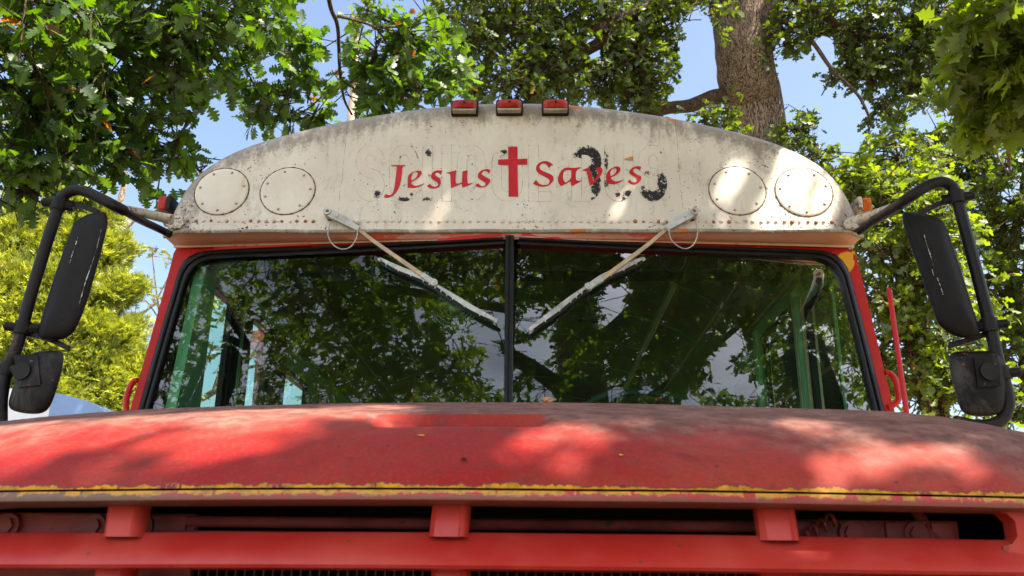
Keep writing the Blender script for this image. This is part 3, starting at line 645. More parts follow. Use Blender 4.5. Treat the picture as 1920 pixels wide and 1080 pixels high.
# sloped cove panel above the windows with seat numbers
def cove(x0, z0, x1, z1): return [(x0, 3.95, z0), (x0, 9.6, z0), (x1, 9.6, z1), (x1, 3.95, z1)]
for s in (-1, 1):
    mb = MB(); mb.add(cove(s*1.12, 2.30, s*.99, 2.47), [(0, 1, 2, 3)]); mb.build('cove_panel', M['dkgreen'], bus, False)
COVE = None
def cove_hit(px, py):   # on the left cove plane
    n = np.cross(A3([0, 1., 0]), A3([.13, 0, .17])); p0 = A3([-1.12, 4, 2.30]); d = ray(px, py); return CAM+d*((p0-CAM)@n)/(d@n)
for (strokes, off) in (([[(567, 613), (571, 608), (575, 611), (573, 618), (566, 630), (566, 636), (571, 635)]], 0), ([[(641, 675), (636, 690), (646, 687)], [(644, 677), (640, 697)]], 0)):
    mb = MB(); cc = A3([q for st in strokes for q in st]).mean(0); mb.add([cove_hit(cc[0]+dx, cc[1]+dy)+A3([.003, -.002, -.003]) for dx, dy in ((-4, 15), (4, 19), (8, -14), (0, -18))], [(0, 1, 2, 3)]); mb.build('number_label', M['tan'], bus, False)
    mb = MB()
    for st in strokes:
        P = [cove_hit(*q)+A3([.006, -.003, -.006]) for q in (smooth(st, 4) if len(st) > 3 else st)]; mb.tube(P, .008, 5)
    mb.build('seat_number', M['blk'], bus)
# header boxes and visor across the top of the windshield, inside
mb = MB(); mb.box((-.70, 2.90, 2.285), (1.02, 3.02, 2.62), .01); mb.build('header_panel', M['black'], bus)
mb = MB(); mb.box((-1.02, 2.95, 2.36), (-.82, 3.95, 2.50), .012); mb.box((-1.1, 2.85, 2.31), (-.70, 2.99, 2.5), .012); mb.build('door_control_box', M['black'], bus)
# driver's fan
fan = MB(); c = A3([-.225, 3.18, 2.245])
for r in (.09, .075, .06, .045, .03): fan.tube([c+A3([r*math.cos(a), .02*(1-r/.09), r*math.sin(a)]) for a in np.linspace(0, 2*math.pi, 41)], .0016, 5, False)
fan.cyl(c+A3([0, .0, 0]), c+A3([0, .07, 0]), .028, 14)
for k in range(3):
    a = k*2.1; fan.add([c+A3([.02*math.cos(a), .02, .02*math.sin(a)]), c+A3([.085*math.cos(a+.3), .01, .085*math.sin(a+.3)]), c+A3([.085*math.cos(a+1.1), .03, .085*math.sin(a+1.1)]), c+A3([.02*math.cos(a+1.), .03, .02*math.sin(a+1.)])], [(0, 1, 2, 3)])
fan.cyl(c+A3([0, .03, .03]), c+A3([0, .03, .30]), .008, 8); fan.build('dash_fan', simple('fan_guard_metal', (.16, .2, .14), .3, .6), bus)
mb = MB(); c = PL(1103, 597, (3.02, 0, 0)); mb.dome(c, (0, -1, 0), .05, .02, 20); mb.cyl(c+A3([0, .01, 0]), c+A3([0, .03, .25]), .006, 8)
for i in range(len(mb.v)):
    v = mb.v[i]
    if abs(v[2]-c[2]) < .055: mb.v[i] = (v[0], v[1], c[2]+(v[2]-c[2])*.38)
mb.build('interior_mirror', M['black'], bus)
# steering wheel
mb = MB(); c = A3([.47, 3.02, 1.80]); ex = A3([1., 0, 0]); ey = A3([0, .86, .5])
mb.tube([c+.215*(ex*math.cos(a)+ey*math.sin(a)) for a in np.linspace(0, 2*math.pi, 49)], .0125, 10, False)
for a in (math.pi/2, math.pi*7/6, -math.pi/6): mb.tube([c+A3([0, -.03, .0]), c+.21*(ex*math.cos(a)+ey*math.sin(a))], .009, 6)
mb.cyl(c, c-A3([0, .3, .5]), .03, 10); mb.build('steering_wheel', simple('dark_teal_wheel', (.01, .05, .035), .3), bus)
# driver's and passenger seats (dark, mostly hidden)
for (x, y) in [(.36, 3.7)]+[(sx, 4.5+.75*k) for k in range(6) for sx in (-.72, .72)]:
    mb = MB(); mb.box((x-.28 if y < 4 else x-.42, y, .9), (x+.28 if y < 4 else x+.42, y+.1, 1.62), .03); mb.box((x-.28 if y < 4 else x-.42, y-.42, 1.2), (x+.28 if y < 4 else x+.42, y, 1.32), .03); mb.build('seat', M['dkgreen'], bus)
# side lamps / mirror posts seen through the windows
mb = MB(); P = [PX(480, y, -1.27) for y in (604, 700, 800)]; mb.tube([PX(494, 600, -1.27), PX(487, 680, -1.27), PX(478, 790, -1.27)], .022, 8); c = PX(482, 640, -1.29); mb.box(c-A3([.02, .045, .05]), c+A3([.02, .045, .05]), .018); mb.build('stop_arm_bracket', simple('oxide_red_bracket', (.17, .04, .03), .45), bus)
mb = MB(); mb.tube([PX(1452, 600, 1.25), PX(1462, 680, 1.25), PX(1474, 790, 1.25)], .011, 8); c = PX(1473, 641, 1.27); mb.box(c-A3([.03, .05, .04]), c+A3([.03, .05, .04]), .012); mb.build('side_signal_lamp', M['red'], bus)

# ---- grab handles beside the windshield, red guide rod
for s, pts in ((-1, [(258, 713), (250, 716), (243, 728), (237, 752), (238, 775), (246, 790)]), (1, [(1659, 699), (1668, 700), (1677, 709), (1683, 730), (1684, 750), (1674, 760), (1664, 765)])):
    mb = MB(); mb.tube([PL(*q, WPL(s), .0) for q in smooth(pts, 5)], .0095, 10); mb.build('grab_handle', M['red'], bus)
mb = MB(); a, b = PL(1667, 543, (2.3, 0, 0)), PL(1702, 790, (2.25, 0, 0)); mb.tube([a, b], .0068, 10); mb.dome(a, a-b, .0068, .005, 10); mb.build('guide_rod', M['red'], bus)

# ---- hood
lipPx = [(0, 919), (200, 917), (430, 914.5), (650, 914), (860, 914.5), (1100, 917), (1300, 918.5), (1500, 922), (1700, 926), (1920, 931)]
crPx = [(0, 792), (100, 781), (200, 773), (300, 767), (450, 761.5), (650, 757), (860, 755), (1050, 755), (1250, 759), (1450, 765), (1650, 771), (1750, 781), (1830, 795), (1880, 815), (1920, 838)]
YL0, YC = 1.05, 1.50
def yl(x): return YL0+.045*(np.asarray(x)/.7)**2
LP = []
for q in lipPx:
    x = 0.
    for _ in range(5): p = PL(*q, (float(yl(x)), 0, 0)); x = p[0]
    LP.append(p)
LP = A3(LP); CP = A3([PL(*q, (YC, 0, 0)) for q in crPx])
def zl(x): return np.interp(x, np.r_[-.95, LP[:, 0], .80, .95], np.r_[LP[0, 2]-.03, LP[:, 2], LP[-1, 2]-.004, LP[-1, 2]-.03])
def zc(x): return np.interp(x, np.r_[-1.12, -1.0, CP[:, 0], 1.06, 1.14], np.r_[CP[0, 2]-.14, CP[0, 2]-.045, CP[:, 2], CP[-1, 2]-.05, CP[-1, 2]-.14])
# g(s): profile rise between the lip (0) and the crest (1)
S_ = A3([0, .02, .044, .11, .2, .333, .489, .69, 1., 1.5, 2.2, 2.75]); G_ = A3([0, .065, .126, .25, .39, .567, .70, .825, 1.0, 1.10, 1.19, 1.22])
nu = 161; us = np.linspace(-1, 1, nu); ss = np.r_[np.linspace(0, .06, 14), np.linspace(.065, .2, 24), np.linspace(.21, .9, 70), np.linspace(.92, 2.75, 40)]
Gs = smooth(np.stack([S_, G_], 1), 10); V = []; lipd = []; rec = []
def hood_z(x, y):
    y0 = yl(x); s = (y-y0)/(YC-y0); g = np.interp(s, Gs[:, 0], Gs[:, 1]); a = zl(x); b = zc(x); z = a+(b-a)*np.minimum(g, 1)+np.maximum(g-1, 0)*.30
    return z
rx0, rx1 = PL(705, 786, (1.23, 0, 0))[0], PL(1022, 786, (1.23, 0, 0))[0]
yb_ = 1.235; ya_ = 1.172
prev = None; Wd = .84
for si, s in enumerate(ss):
    wd = .86+.22*sm(0, .9, s); row = []
    for u in us:
        x = u*wd; y0 = float(yl(x)); y = y0+(YC-y0)*s; z = float(hood_z(x, y))
        m = float(sm(rx0-.008, rx0+.028, x)*(1-sm(rx1-.028, rx1+.008, x))*sm(ya_, ya_+.03, y)*(1-sm(yb_-.004, yb_+.004, y)))
        z -= .024*m
        row.append((x, y, z)); rec.append(float(sm(rx0-.004, rx0+.012, x)*(1-sm(rx1-.012, rx1+.004, x))*(sm(ya_+.0, ya_+.02, y)*(1-sm(yb_+.004, yb_+.007, y)))))
    row = A3(row)
    lipd += [0.]*nu if prev is None else list(pd+np.linalg.norm(row-prev, axis=1))
    pd = A3(lipd[-nu:]); prev = row; V += [tuple(r) for r in row]
Fs = [(j*nu+i, j*nu+i+1, (j+1)*nu+i+1, (j+1)*nu+i) for j in range(len(ss)-1) for i in range(nu-1)]
# sides folding down
nS = len(ss)
for e, sg in ((0, -1), (nu-1, 1)):
    base = len(V)
    for k in range(1, 4):
        for j in range(nS): v = V[j*nu+e]; V.append((v[0]+sg*.03*math.sin(k/3*1.5), v[1], v[2]-.02*k*k)); lipd.append(1.); rec.append(0.)
    for j in range(nS-1):
        idx = [lambda j, k=k: (j*nu+e if k == 0 else base+(k-1)*nS+j) for k in range(4)]
        for k in range(3): q = (idx[k](j), idx[k](j+1), idx[k+1](j+1), idx[k+1](j)); Fs.append(q if sg > 0 else q[::-1])
mesh('hood', V, Fs, M['hood'], bus, True, {'lipd': lipd, 'recess': rec}, None, 55)

# ---- grille: everything follows the lip curve
def sweep(name, prof, x0, x1, mat, n=60, attr=True, parent=bus, sharp=40):
    V = []; L_ = []; xs = np.linspace(x0, x1, n); m = len(prof)
    d = np.r_[0, np.cumsum([math.hypot(prof[k+1][0]-prof[k][0], prof[k+1][1]-prof[k][1]) for k in range(m-1)])]
    for x in xs:
        for k, (dy, dz) in enumerate(prof): V.append((x, float(yl(x))+dy, float(zl(x))+dz)); L_.append(d[k])
    Fs = [(i*m+k, i*m+(k+1) % m, (i+1)*m+(k+1) % m, (i+1)*m+k) for i in range(n-1) for k in range(m)]+[tuple(range(m)), tuple((n-1)*m+k for k in range(m))[::-1]]
    return mesh(name, V, Fs, mat, parent, True, {'lipd': L_}, None, sharp)
LX = .70
sweep('grille_header', [(.004, -.0022), (-.001, -.0028), (-.003, -.0075), (-.002, -.014), (.004, -.0165), (.02, -.0175), (.045, -.0185), (.05, -.01), (.03, -.003)], -.82, .80, M['lip'])
hb = sweep('grille_bar', [(.045, -.0515), (.04, -.0500), (.035, -.0510), (.002, -.0845), (-.001, -.0885), (.002, -.0925), (.03, -.095), (.045, -.09)], -.82, .80, M['grille'])
sweep('grille_bar', [(.045, -.155), (.04, -.150), (.035, -.152), (.002, -.182), (-.001, -.186), (.002, -.190), (.03, -.193), (.045, -.19)], -.82, .80, M['grille'])
sweep('grille_bar', [(.045, -.255), (.04, -.250), (.035, -.252), (.002, -.282), (-.001, -.286), (.002, -.290), (.03, -.293), (.045, -.29)], -.82, .80, M['grille'])
for i, (xa, xb) in enumerate(((192, 265), (808, 878), (1422, 1496))):
    for row, (z0, z1) in enumerate(((-.0165, -.056), (-.090, -.158), (-.188, -.26))):
        xm = PL((xa+xb)/2-(row > 0)*(0 if i == 1 else (22 if i == 0 else -6)), 975 if row == 0 else 1075, (1.08, 0, 0))[0]; hw = .0235; mb = MB(); Z = float(zl(xm)); Y = float(yl(xm)); lean = (.008, -.001, -.002)[i]; xm += (-.006, 0, .004)[i]
        a, b = Z+z0, Z+z1
        V = []
        for (z, lx, ly) in ((a, -lean/2, .012), (b, lean/2, -.004)):
            for (dx, dy) in ((-hw, .05), (-hw, .030), (-hw*.72, .022), (hw*.52, .022), (hw*.66, .017), (hw*.82, .020), (hw, .03), (hw, .05)): V.append((xm+lx+dx, Y+dy+ly, z))
        mb.add(V, [(k, (k+1) % 8, 8+(k+1) % 8, 8+k) for k in range(8)]); mb.build('grille_post', M['grille'], bus, True, 30)
# right-hand end of the grille surround with rounded opening
for sg, xe in ((1, .690), (-1, -.86)):
    V = []; Z = float(zl(xe)); Y = float(yl(xe)); lo = (-.0165, -.0585)
    pts = [(sg*.16, lo[0]+.012), (-.02, lo[0]+.0), (-.008, lo[0]-.003), (0, lo[0]-.012), (0, lo[1]+.012), (-.008, lo[1]+.003), (-.02, lo[1]), (-.02, lo[1]-.02), (sg*.16, lo[1]-.02)]
    P = [A3([xe+(q[0] if abs(q[0]) > .1 else sg*q[0]*1.), Y+.02, Z+q[1]]) for q in pts]; mb = MB(); mb.slab(P, (0, 1, 0), .03)
    mb.box((min(xe, xe+sg*.16), Y+.021, Z-.32), (max(xe, xe+sg*.16), Y+.049, Z-.05)); mb.build('grille_end', M['grille'], bus, False)
# engine bay behind the grille
mb = MB(); mb.box((-.84, 1.42, .8), (.84, 1.44, 1.44)); mb.box((-.83, 1.11, .9), (-.81, 1.42, 1.37)); mb.box((.80, 1.11, .9), (.82, 1.42, 1.37)); mb.box((-.80, 1.13, 1.348), (.79, 1.41, 1.352)); mb.build('bay_blackout_box', M['cavity'], bus, False)  # added black box, closes the bay so no daylight shows through
for sg in (-1, 1):
    xs0, xs1 = (.42, .66) if sg > 0 else (-.84, -.37)
    mb = MB(); Z = 1.30
    mb.box((xs0, 1.20, Z-.005), (xs1, 1.215, Z+.032), .003)
    for k in range(4):
        x = xs0+.01+k*(xs1-xs0)/4; mb.box((x+.012, 1.193, Z+.0), (x+(xs1-xs0)/4-.02, 1.2, Z+.029), .002)
    a = xs0 if sg > 0 else -.60
    mb.box((xs0, 1.20, Z-.035), (xs0+.045, 1.215, Z-.006), .002); mb.box((xs0+.13, 1.20, Z-.035), (xs1, 1.215, Z-.006), .002)
    mb.box((xs0, 1.205, 1.0), (xs1, 1.22, Z-.036), .002)
    pn = mb.build('radiator_support', M['panel'], bus)
    for bx in ((.515, .60) if sg > 0 else (-.625, -.505, -.44)):
        mb = MB(); mb.cyl((bx, 1.205, Z+.014), (bx, 1.184, Z+.014), .0105, 6); mb.cyl((bx, 1.20, Z+.014), (bx, 1.190, Z+.014), .016, 16); mb.build('bolt', M['panel'], pn)
mb = MB()
mb.tube([(-.40, 1.20, 1.322), (.40, 1.20, 1.322)], .0075, 10); mb.build('cooler_tube', M['panel'], bus)
mb = MB(); mb.box((-.39, 1.17, 1.296), (.40, 1.19, 1.309), .003); mb.build('latch_bar', simple('dusty_maroon_bar', (.16, .07, .075), .35, .2, .5, 20, .3), bus)
mb = MB()
for k in range(64): x = -.40+k*.0127; mb.box((x, 1.21, .95), (x+.002, 1.222, 1.285))
for k in range(9): mb.box((-.40, 1.2095, .97+k*.037), (.41, 1.2205, .973+k*.037))
mb.build('radiator_screen', simple('rust_dark_screen', (.06, .025, .02), .6), bus, False)
mb = MB(); mb.tube([(.42+t*.0035+.0, 1.17+.009*math.cos(t*1.9), 1.292+t*.0021+.009*math.sin(t*1.9)) for t in np.arange(0, 20, .25)], .0022, 6); mb.build('hood_spring', M['panel'], bus)
mb = MB(); mb.tube([(.615, 1.22, 1.345), (.625, 1.19, 1.30), (.64, 1.18, 1.24)], .008, 6); mb.build('hood_strut', M['panel'], bus)
# fenders, bumper and front wheels complete the nose below the frame
for sg in (-1, 1):
    mb = MB(); prof = [(1.12, .62), (1.10, 1.0), (1.16, 1.26), (1.35, 1.33), (1.9, 1.36), (2.5, 1.36), (2.62, 1.2), (2.62, .62), (2.45, .62), (2.3, 1.0), (1.95, 1.12), (1.55, 1.0), (1.38, .62)]
    P = [A3([sg*.90, y, z]) for y, z in prof]; mb.slab(P, (sg, 0, 0), .30); mb.build('fender', M['grille'], bus, False)
    mb = MB(); mb.tube([(sg*.93, 1.9, .5), (sg*1.18, 1.9, .5)], .5, 32); wh = mb.build('wheel', M['rubber'], bus)
    mb = MB(); mb.cyl((sg*1.17, 1.9, .5), (sg*1.19, 1.9, .5), .28, 24); mb.build('rim', M['grille'], wh)
mb = MB(); mb.box((-1.2, .86, .52), (1.2, 1.0, .80), .02); mb.build('bumper', M['black'], bus)
for sg in (-1, 1):
    mb = MB(); mb.cyl((sg*.98, 1.12, 1.12), (sg*.98, 1.08, 1.12), .09, 24); mb.build('headlight', simple('headlight_glass', (.6, .6, .6), .1, .3, .1), bus)

# ---- wipers
WO = {-1: dict(piv=(617, 400), arm=[(617, 400), (640, 411), (672, 430)], rod=[(672, 430), (700, 452), (795, 518)], hin=(814, 531), blade=[(710, 486), (745, 504), (790, 522), (830, 545), (880, 577), (932, 604)], hose=[(619, 418), (615, 440), (624, 458), (640, 467), (657, 463), (668, 447), (671, 430)], b0=(712, 489), b1=(930, 605)),
      1: dict(piv=(1299, 400), arm=[(1299, 400), (1276, 412), (1248, 431)], rod=[(1248, 431), (1220, 455), (1125, 526)], hin=(1103, 538), blade=[(1208, 485), (1170, 503), (1128, 522), (1086, 550), (1040, 586), (993, 620)], hose=[(1254, 428), (1258, 448), (1272, 462), (1288, 466), (1302, 456), (1308, 436), (1304, 414)])}
for s in (-1, 1):
    W = WO[s]; wp = None
    capd = (CAPPL[0]-.035, 0, .12)
    def pt(q, f_):   # depth blends from the cap face to just in front of the glass
        a = PL(*q, capd); b = PL(*q, WPL(s), .030); return a*(1-f_)+b*f_
    P = [pt(W['arm'][0], 0), pt(W['arm'][1], .15), pt(W['arm'][2], .4)]
    wv = []; d = P[-1]-P[0]; d /= np.linalg.norm(d); nv = A3([0, -1., .15]); sd = np.cross(d, nv); sd /= np.linalg.norm(sd)
    mb = MB(); Ps = resample(P, 8); wv = [sd*w_ for w_ in (.0115, .0145, .0150, .0145, .0130, .0115, .0100, .0090)]; mb.ribbon(Ps, wv, nv*.007)
    e1 = Ps[0]-d*.006; mb.cyl(e1+nv*.012, e1-nv*.02, .0135, 16)
    mb.cyl(Ps[2]+nv*.006, Ps[2]+nv*.010, .004, 10); mb.cyl(Ps[-1]+nv*.004, Ps[-1]+nv*.0095, .0045, 10)
    arm = mb.build('wiper_arm', M['wiper'], bus, True, 30)
    mb = MB(); cpp = Ps[0]-d*.004-sd*.0; rn = simple('rusty_nut', (.20, .07, .03), .6); mb.dome(cpp+nv*.010, nv, .0075, .005, 10); mb.build('pivot_nut', rn, arm); mb = MB(); mb.cyl(cpp-nv*.045, cpp-nv*.018, .012, 12); mb.build('pivot_shaft', rn, arm)
    P = [pt(W['rod'][0], .4), pt(W['rod'][1], .6), pt(W['rod'][2], .92)]; mb = MB(); Ps = resample(P, 10)
    mb.ribbon(Ps, [sd*w_ for w_ in np.linspace(.0062, .0072, 10)], nv*.003); mb.build('wiper_rod', M['wipertan'], arm, True, 30)
    hp = pt(W['hin'], .95); P = [Ps[-1], hp]; mb = MB(); mb.ribbon([Ps[-1]-(hp-Ps[-1])*.2, Ps[-1]*.4+hp*.6, hp], [sd*.0085, sd*.0095, sd*.011], nv*.0055); mb.cyl(hp+nv*.008, hp-nv*.01, .0125, 18); mb.dome(hp+nv*.008, nv, .005, .003, 10); mb.build('hinge', M['wiper'], arm, True, 30)
    B = [pt(q, 1.) for q in W['blade']]; Bs = resample(smooth(B, 5), 40); bd = Bs[-1]-Bs[0]; bd /= np.linalg.norm(bd); bs = np.cross(bd, nv); bs /= np.linalg.norm(bs)
    bs = bs*(-1 if bs[2] > 0 else 1)   # points down
    mb = MB(); t = np.linspace(0, 1, 40); wdt = .0036+.0052*np.clip(np.sin(np.pi*(t*2 % 1)), 0, 1)**.8
    lift = -.004*np.sin(np.pi*t)
    mb.ribbon(Bs-bs[None]*0.004, [bs*x for x in wdt], nv*.0022); mb.cyl(Bs[0]-bd*.001, Bs[0]+bd*.010, .006, 10); mb.cyl(Bs[-1]-bd*.012, Bs[-1]+bd*.001, .006, 10)
    bl = mb.build('wiper_blade', M['wiper'], arm, True, 30)
    mb = MB(); mb.ribbon(Bs[1:-1]+bs*.0055-nv*.010, [bs*.0022]*38, nv*.009)
    bl2 = mb.build('wiper_rubber', M['rubber'], arm, True, 30)
    for k in (3, 7, 11, 15, 17, 19, 21, 23, 25, 29, 34): mb = MB(); mb.box(Bs[k]+bs*.006-A3([.0015, .006, .003]), Bs[k]+bs*.006+A3([.0015, .004, .004]), 0); mb.build('blade_clip', M['wiper'], arm, False)
    hz = smooth(W['hose'], 6); mb = MB(); mb.tube([pt(q, .25) for q in hz], .0021, 8); mb.build('washer_hose', simple('pale_washer_hose', (.42, .36, .30), .4), arm)
    for q in ((671, 417),) if s < 0 else ((1243, 417),): mb = MB(); c = PL(*q, CAPPL); mb.dome(c, (0, -1, .1), .012, .016, 12); mb.build('hose_nozzle', M['cover'], arm)

# ---- mirrors on pipe brackets
def bulge(outl, pl, mat, name, parent, d1=.03, d2=.02, front=None):
    P = smooth(outl, 6, True); c2 = P.mean(0); V = []; n = len(P); lay = [(1., -d2), (1.0, 0.), (.985, d1*.35), (.94, d1*.62), (.84, d1*.82), (.6, d1*.97), (.3, d1)]
    for k, off in lay:
        for p in P: q = c2+(p-c2)*k; V.append(PL(q[0], q[1], pl, off))
    V.append(PL(*c2, pl, d1)); V.append(PL(*c2, pl, -d2))
    Fs = [(j*n+i, (j+1)*n+i, (j+1)*n+(i+1) % n, j*n+(i+1) % n) for j in range(len(lay)-1) for i in range(n)]
    Fs += [((len(lay)-1)*n+i, len(lay)*n, (len(lay)-1)*n+(i+1) % n) for i in range(n)]+[(i, (i+1) % n, len(lay)*n+1) for i in range(n)]
    return mesh(name, V, Fs, mat, parent, True, None, None, 60)
MIR = {
 -1: dict(y=2.28, pipe=[(0, 900), (1, 820), (2, 785), (3, 745), (12, 700), (35, 640), (56, 560), (80, 480), (104, 405), (110, 383), (120, 366), (140, 357), (162, 360), (200, 378), (232, 395)],
          lower=[(232, 395), (262, 412), (300, 430), (320, 440)], upper=[(225, 391), (262, 398), (300, 407), (322, 412)],
          big=[(160, 404), (178, 399), (195, 398), (201, 408), (200, 430), (185, 490), (165, 560), (145, 612), (130, 630), (112, 637), (82, 638), (72, 632), (72, 618), (85, 570), (108, 500), (130, 440), (142, 416)],
          small=[(60, 663), (85, 658), (110, 658), (119, 666), (117, 690), (108, 725), (95, 760), (80, 774), (55, 776), (28, 771), (17, 762), (18, 745), (32, 705), (44, 678)],
          arms=[[(118, 378), (150, 385), (185, 398)], [(50, 625), (95, 636), (130, 654)]], clamps=[(106, 383), (40, 612), (20, 690)], ball=(44, 697)),
 1: dict(y=2.28, pipe=[(1640, 412), (1680, 388), (1720, 360), (1745, 346), (1768, 342), (1785, 350), (1793, 366), (1797, 382), (1815, 450), (1836, 530), (1856, 610), (1872, 680), (1888, 735), (1889, 765), (1877, 788), (1855, 797), (1828, 798), (1790, 790)],
         lower=[(1690, 385), (1655, 402), (1622, 426), (1606, 436)], upper=[(1690, 383), (1655, 397), (1610, 414)],
         big=[(1692, 402), (1702, 398), (1740, 402), (1765, 412), (1778, 435), (1800, 500), (1822, 570), (1836, 615), (1835, 630), (1812, 634), (1790, 630), (1770, 618), (1756, 600), (1735, 540), (1710, 470), (1694, 420)],
         small=[(1790, 660), (1830, 658), (1868, 660), (1884, 680), (1888, 730), (1882, 768), (1862, 779), (1825, 780), (1803, 770), (1793, 740), (1782, 700), (1780, 672)],
         arms=[[(1785, 372), (1755, 385), (1722, 400)], [(1855, 624), (1815, 638), (1780, 648)]], clamps=[(1790, 372), (1858, 610), (1876, 696)], ball=(1852, 698))}
for s in (-1, 1):
    D = MIR[s]; pl = (D['y'], 0, 0)
    if s > 0:
        pp = smooth(D['pipe'], 6)
    else: pp = smooth(D['pipe'], 6)
    def pz(q):   # the pipe swings back to the body near the cap
        x = q[0]; t = sm(210, 320, x) if s < 0 else 1-sm(1600, 1720, x); return PL(q[0], q[1], (D['y']+.36*t, 0, 0))
    mb = MB(); mb.tube([pz(q) for q in pp], .0165, 14); pipe = mb.build('mirror_bracket', M['pipe'], bus)
    mb = MB(); mb.tube([pz(q) for q in smooth(D['lower'], 5)], .0125, 12); mb.build('lower_strut', M['pipe'], pipe)
    mb = MB(); Pu = [pz(q) for q in smooth(D['upper'], 5)]; mb.tube(Pu, np.linspace(.012, .019, len(Pu)), 12); mb.build('upper_strut', M['bracket'], pipe)
    # flange plate bolted to the cap corner
    fl = [(305, 406), (325, 406), (343, 409), (346, 420), (338, 429), (322, 430), (308, 424)] if s < 0 else [(1597, 408), (1612, 404), (1622, 410), (1616, 424), (1598, 432), (1586, 430), (1580, 420), (1585, 412)]
    mb = MB(); mb.slab([PL(*q, CAPPL, .004) for q in fl], (0, -1, .1), .008)
    for q in ((337, 415), (331, 424)) if s < 0 else ((1588, 416), (1603, 416), (1590, 426)): mb.dome(PL(*q, CAPPL, .012), (0, -1, .1), .007, .006, 8)
    mb.build('flange', M['bracket'], pipe)
    bm_ = bulge(D['big'], pl, M['mirror'], 'mirror_head', pipe, .028, .02)
    bulge(D['small'], pl, M['mirror2'], 'convex_mirror', pipe, .030, .02)
    for a in D['arms']:
        mb = MB(); mb.ribbon([PL(*q, pl, -.012) for q in resample(a, 6)], [A3([0, 0, .008])]*6, A3([0, .004, 0])); mb.build('support_arm', M['pipe'], pipe, True, 30)
    for q in D['clamps']:
        c = PL(*q, pl); k = np.argmin(np.linalg.norm(pp-A3(q), axis=1)); k = min(max(k, 1), len(pp)-2); dd = PL(*pp[k+1], pl)-PL(*pp[k-1], pl); dd /= np.linalg.norm(dd); c = PL(*pp[k], pl)
        mb = MB(); mb.cyl(c-dd*.018, c+dd*.018, .0225, 16); nx = A3([s*.9, -.43, 0]); mb.cyl(c+nx*.015, c+nx*.043, .013, 12); mb.cyl(c-nx*.015, c-nx*.040, .016, 8)
        mb.dome(c+nx*.043, nx, .008, .006, 8); mb.build('clamp', M['black'], pipe, True, 35)
    bq = D['ball']; mb = MB(); mb.slab([PL(bq[0]+dx-(6 if s > 0 else -6), bq[1]+dy, pl, .029) for dx, dy in ((-22, -30), (22, -32), (28, 26), (-14, 30))], (0, -1, 0), .006); mb.build('mount_plate', M['mirror2'], pipe, False)
    c = PL(*D['ball'], pl, .03); k = PL(*D['clamps'][2], pl); mb = MB(); mb.tube([k, c], .013, 10); mb.cyl(c+A3([0, .02, 0]), c-A3([0, .012, 0]), .024, 14); mb.build('ball_joint', M['black'], pipe)
# scratches on the big mirror shells
scr = simple('scratched_bare_metal', (.55, .55, .55), .5)
for s, sets in ((1, [[(1733, 440), (1738, 458), (1747, 480), (1752, 497)], [(1757, 520), (1763, 535), (1768, 552)], [(1748, 505), (1750, 515)]]), (-1, [[(190, 430), (178, 478), (160, 530), (147, 575)], [(146, 445), (137, 470), (128, 500)]])):
    mb = MB()
    for st in sets:
        P = resample(A3(st, float), 60)+np.cumsum(rng.normal(0, .16, (60, 2)), 0)*.5; a = [PL(*q, (2.28, 0, 0), .0302) for q in P]
        wd_ = np.convolve(np.abs(rng.normal(0, .0012, 60))*(rng.random(60) > .55), [.3, .4, .3], 'same'); mb.tube(a, wd_+.00005, 4)
    mb.build('shell_scratch', scr, [o for o in bus.children if o.name.startswith('mirror_bracket')][0 if s < 0 else 1])

# ---- small things lying on the hood
def on_hood(px, py):
    d = ray(px, py)
    for t in np.arange(.9, 2.2, .002):
        p = CAM+d*t
        if p[1] > YL0+.01 and p[2] < float(hood_z(p[0], p[1])): return p
    return CAM+d*1.6
ylm = simple('yellow_leaflet', (.65, .42, .03), .6); brm = simple('dry_leaf_tan', (.50, .24, .10), .8)
def bit(px, py, L_, W_, mat, name, label, up=.002, curl=.3):
    c = on_hood(px, py); c = c+A3([0, 0, up]); V = []; a = rng.random()*3
    for i, (u, v) in enumerate([(0, 0), (.25, .8), (.6, 1), (1, 0), (.6, -1), (.25, -.8), (.5, 0)]):
        x = (u-.5)*L_; y = v*W_/2; V.append(c+A3([x*math.cos(.2)-y*math.sin(.2), (x*.2+y)*.8, curl*abs(y)+.2*abs(x)+y*.35]))
    o = mesh(name, V, [(6, 0, 1), (6, 1, 2), (6, 2, 3), (6, 3, 4), (6, 4, 5), (6, 5, 0)], mat, None, False)
    return tag(o, label, 'leaf')
bit(790, 820, .011, .005, ylm, 'fallen_leaf', 'tiny yellow leaflet on the red hood just below the worn name recess')
bit(1165, 857, .006, .007, ylm, 'fallen_leaf', 'tiny yellow fleck on the right half of the red hood')
bit(870, 865, .009, .010, simple('dark_seed', (.03, .015, .012), .6), 'fallen_seed', 'small dark seed near the middle of the red hood')
# dry curled leaf on the crest
c = PL(1025, 757, (1.5, 0, 0)); bm = bmesh.new(); bmesh.ops.create_icosphere(bm, subdivisions=2, radius=1)
for v in bm.verts: k = 1+.35*math.sin(v.co.x*7+1)*math.cos(v.co.z*5); v.co = Vector((v.co.x*.011*k, v.co.y*.008*k, v.co.z*.006*k+.2*.011*abs(v.co.x)))+Vector(c)+Vector((0, 0, .005))
me = bpy.data.meshes.new('dry_leaf'); bm.to_mesh(me); bm.free(); me.materials.append(brm); o = bpy.data.objects.new('dry_leaf', me); COL.objects.link(o); tag(o, 'curled tan dry leaf on the crest of the hood below the windshield divider', 'leaf')

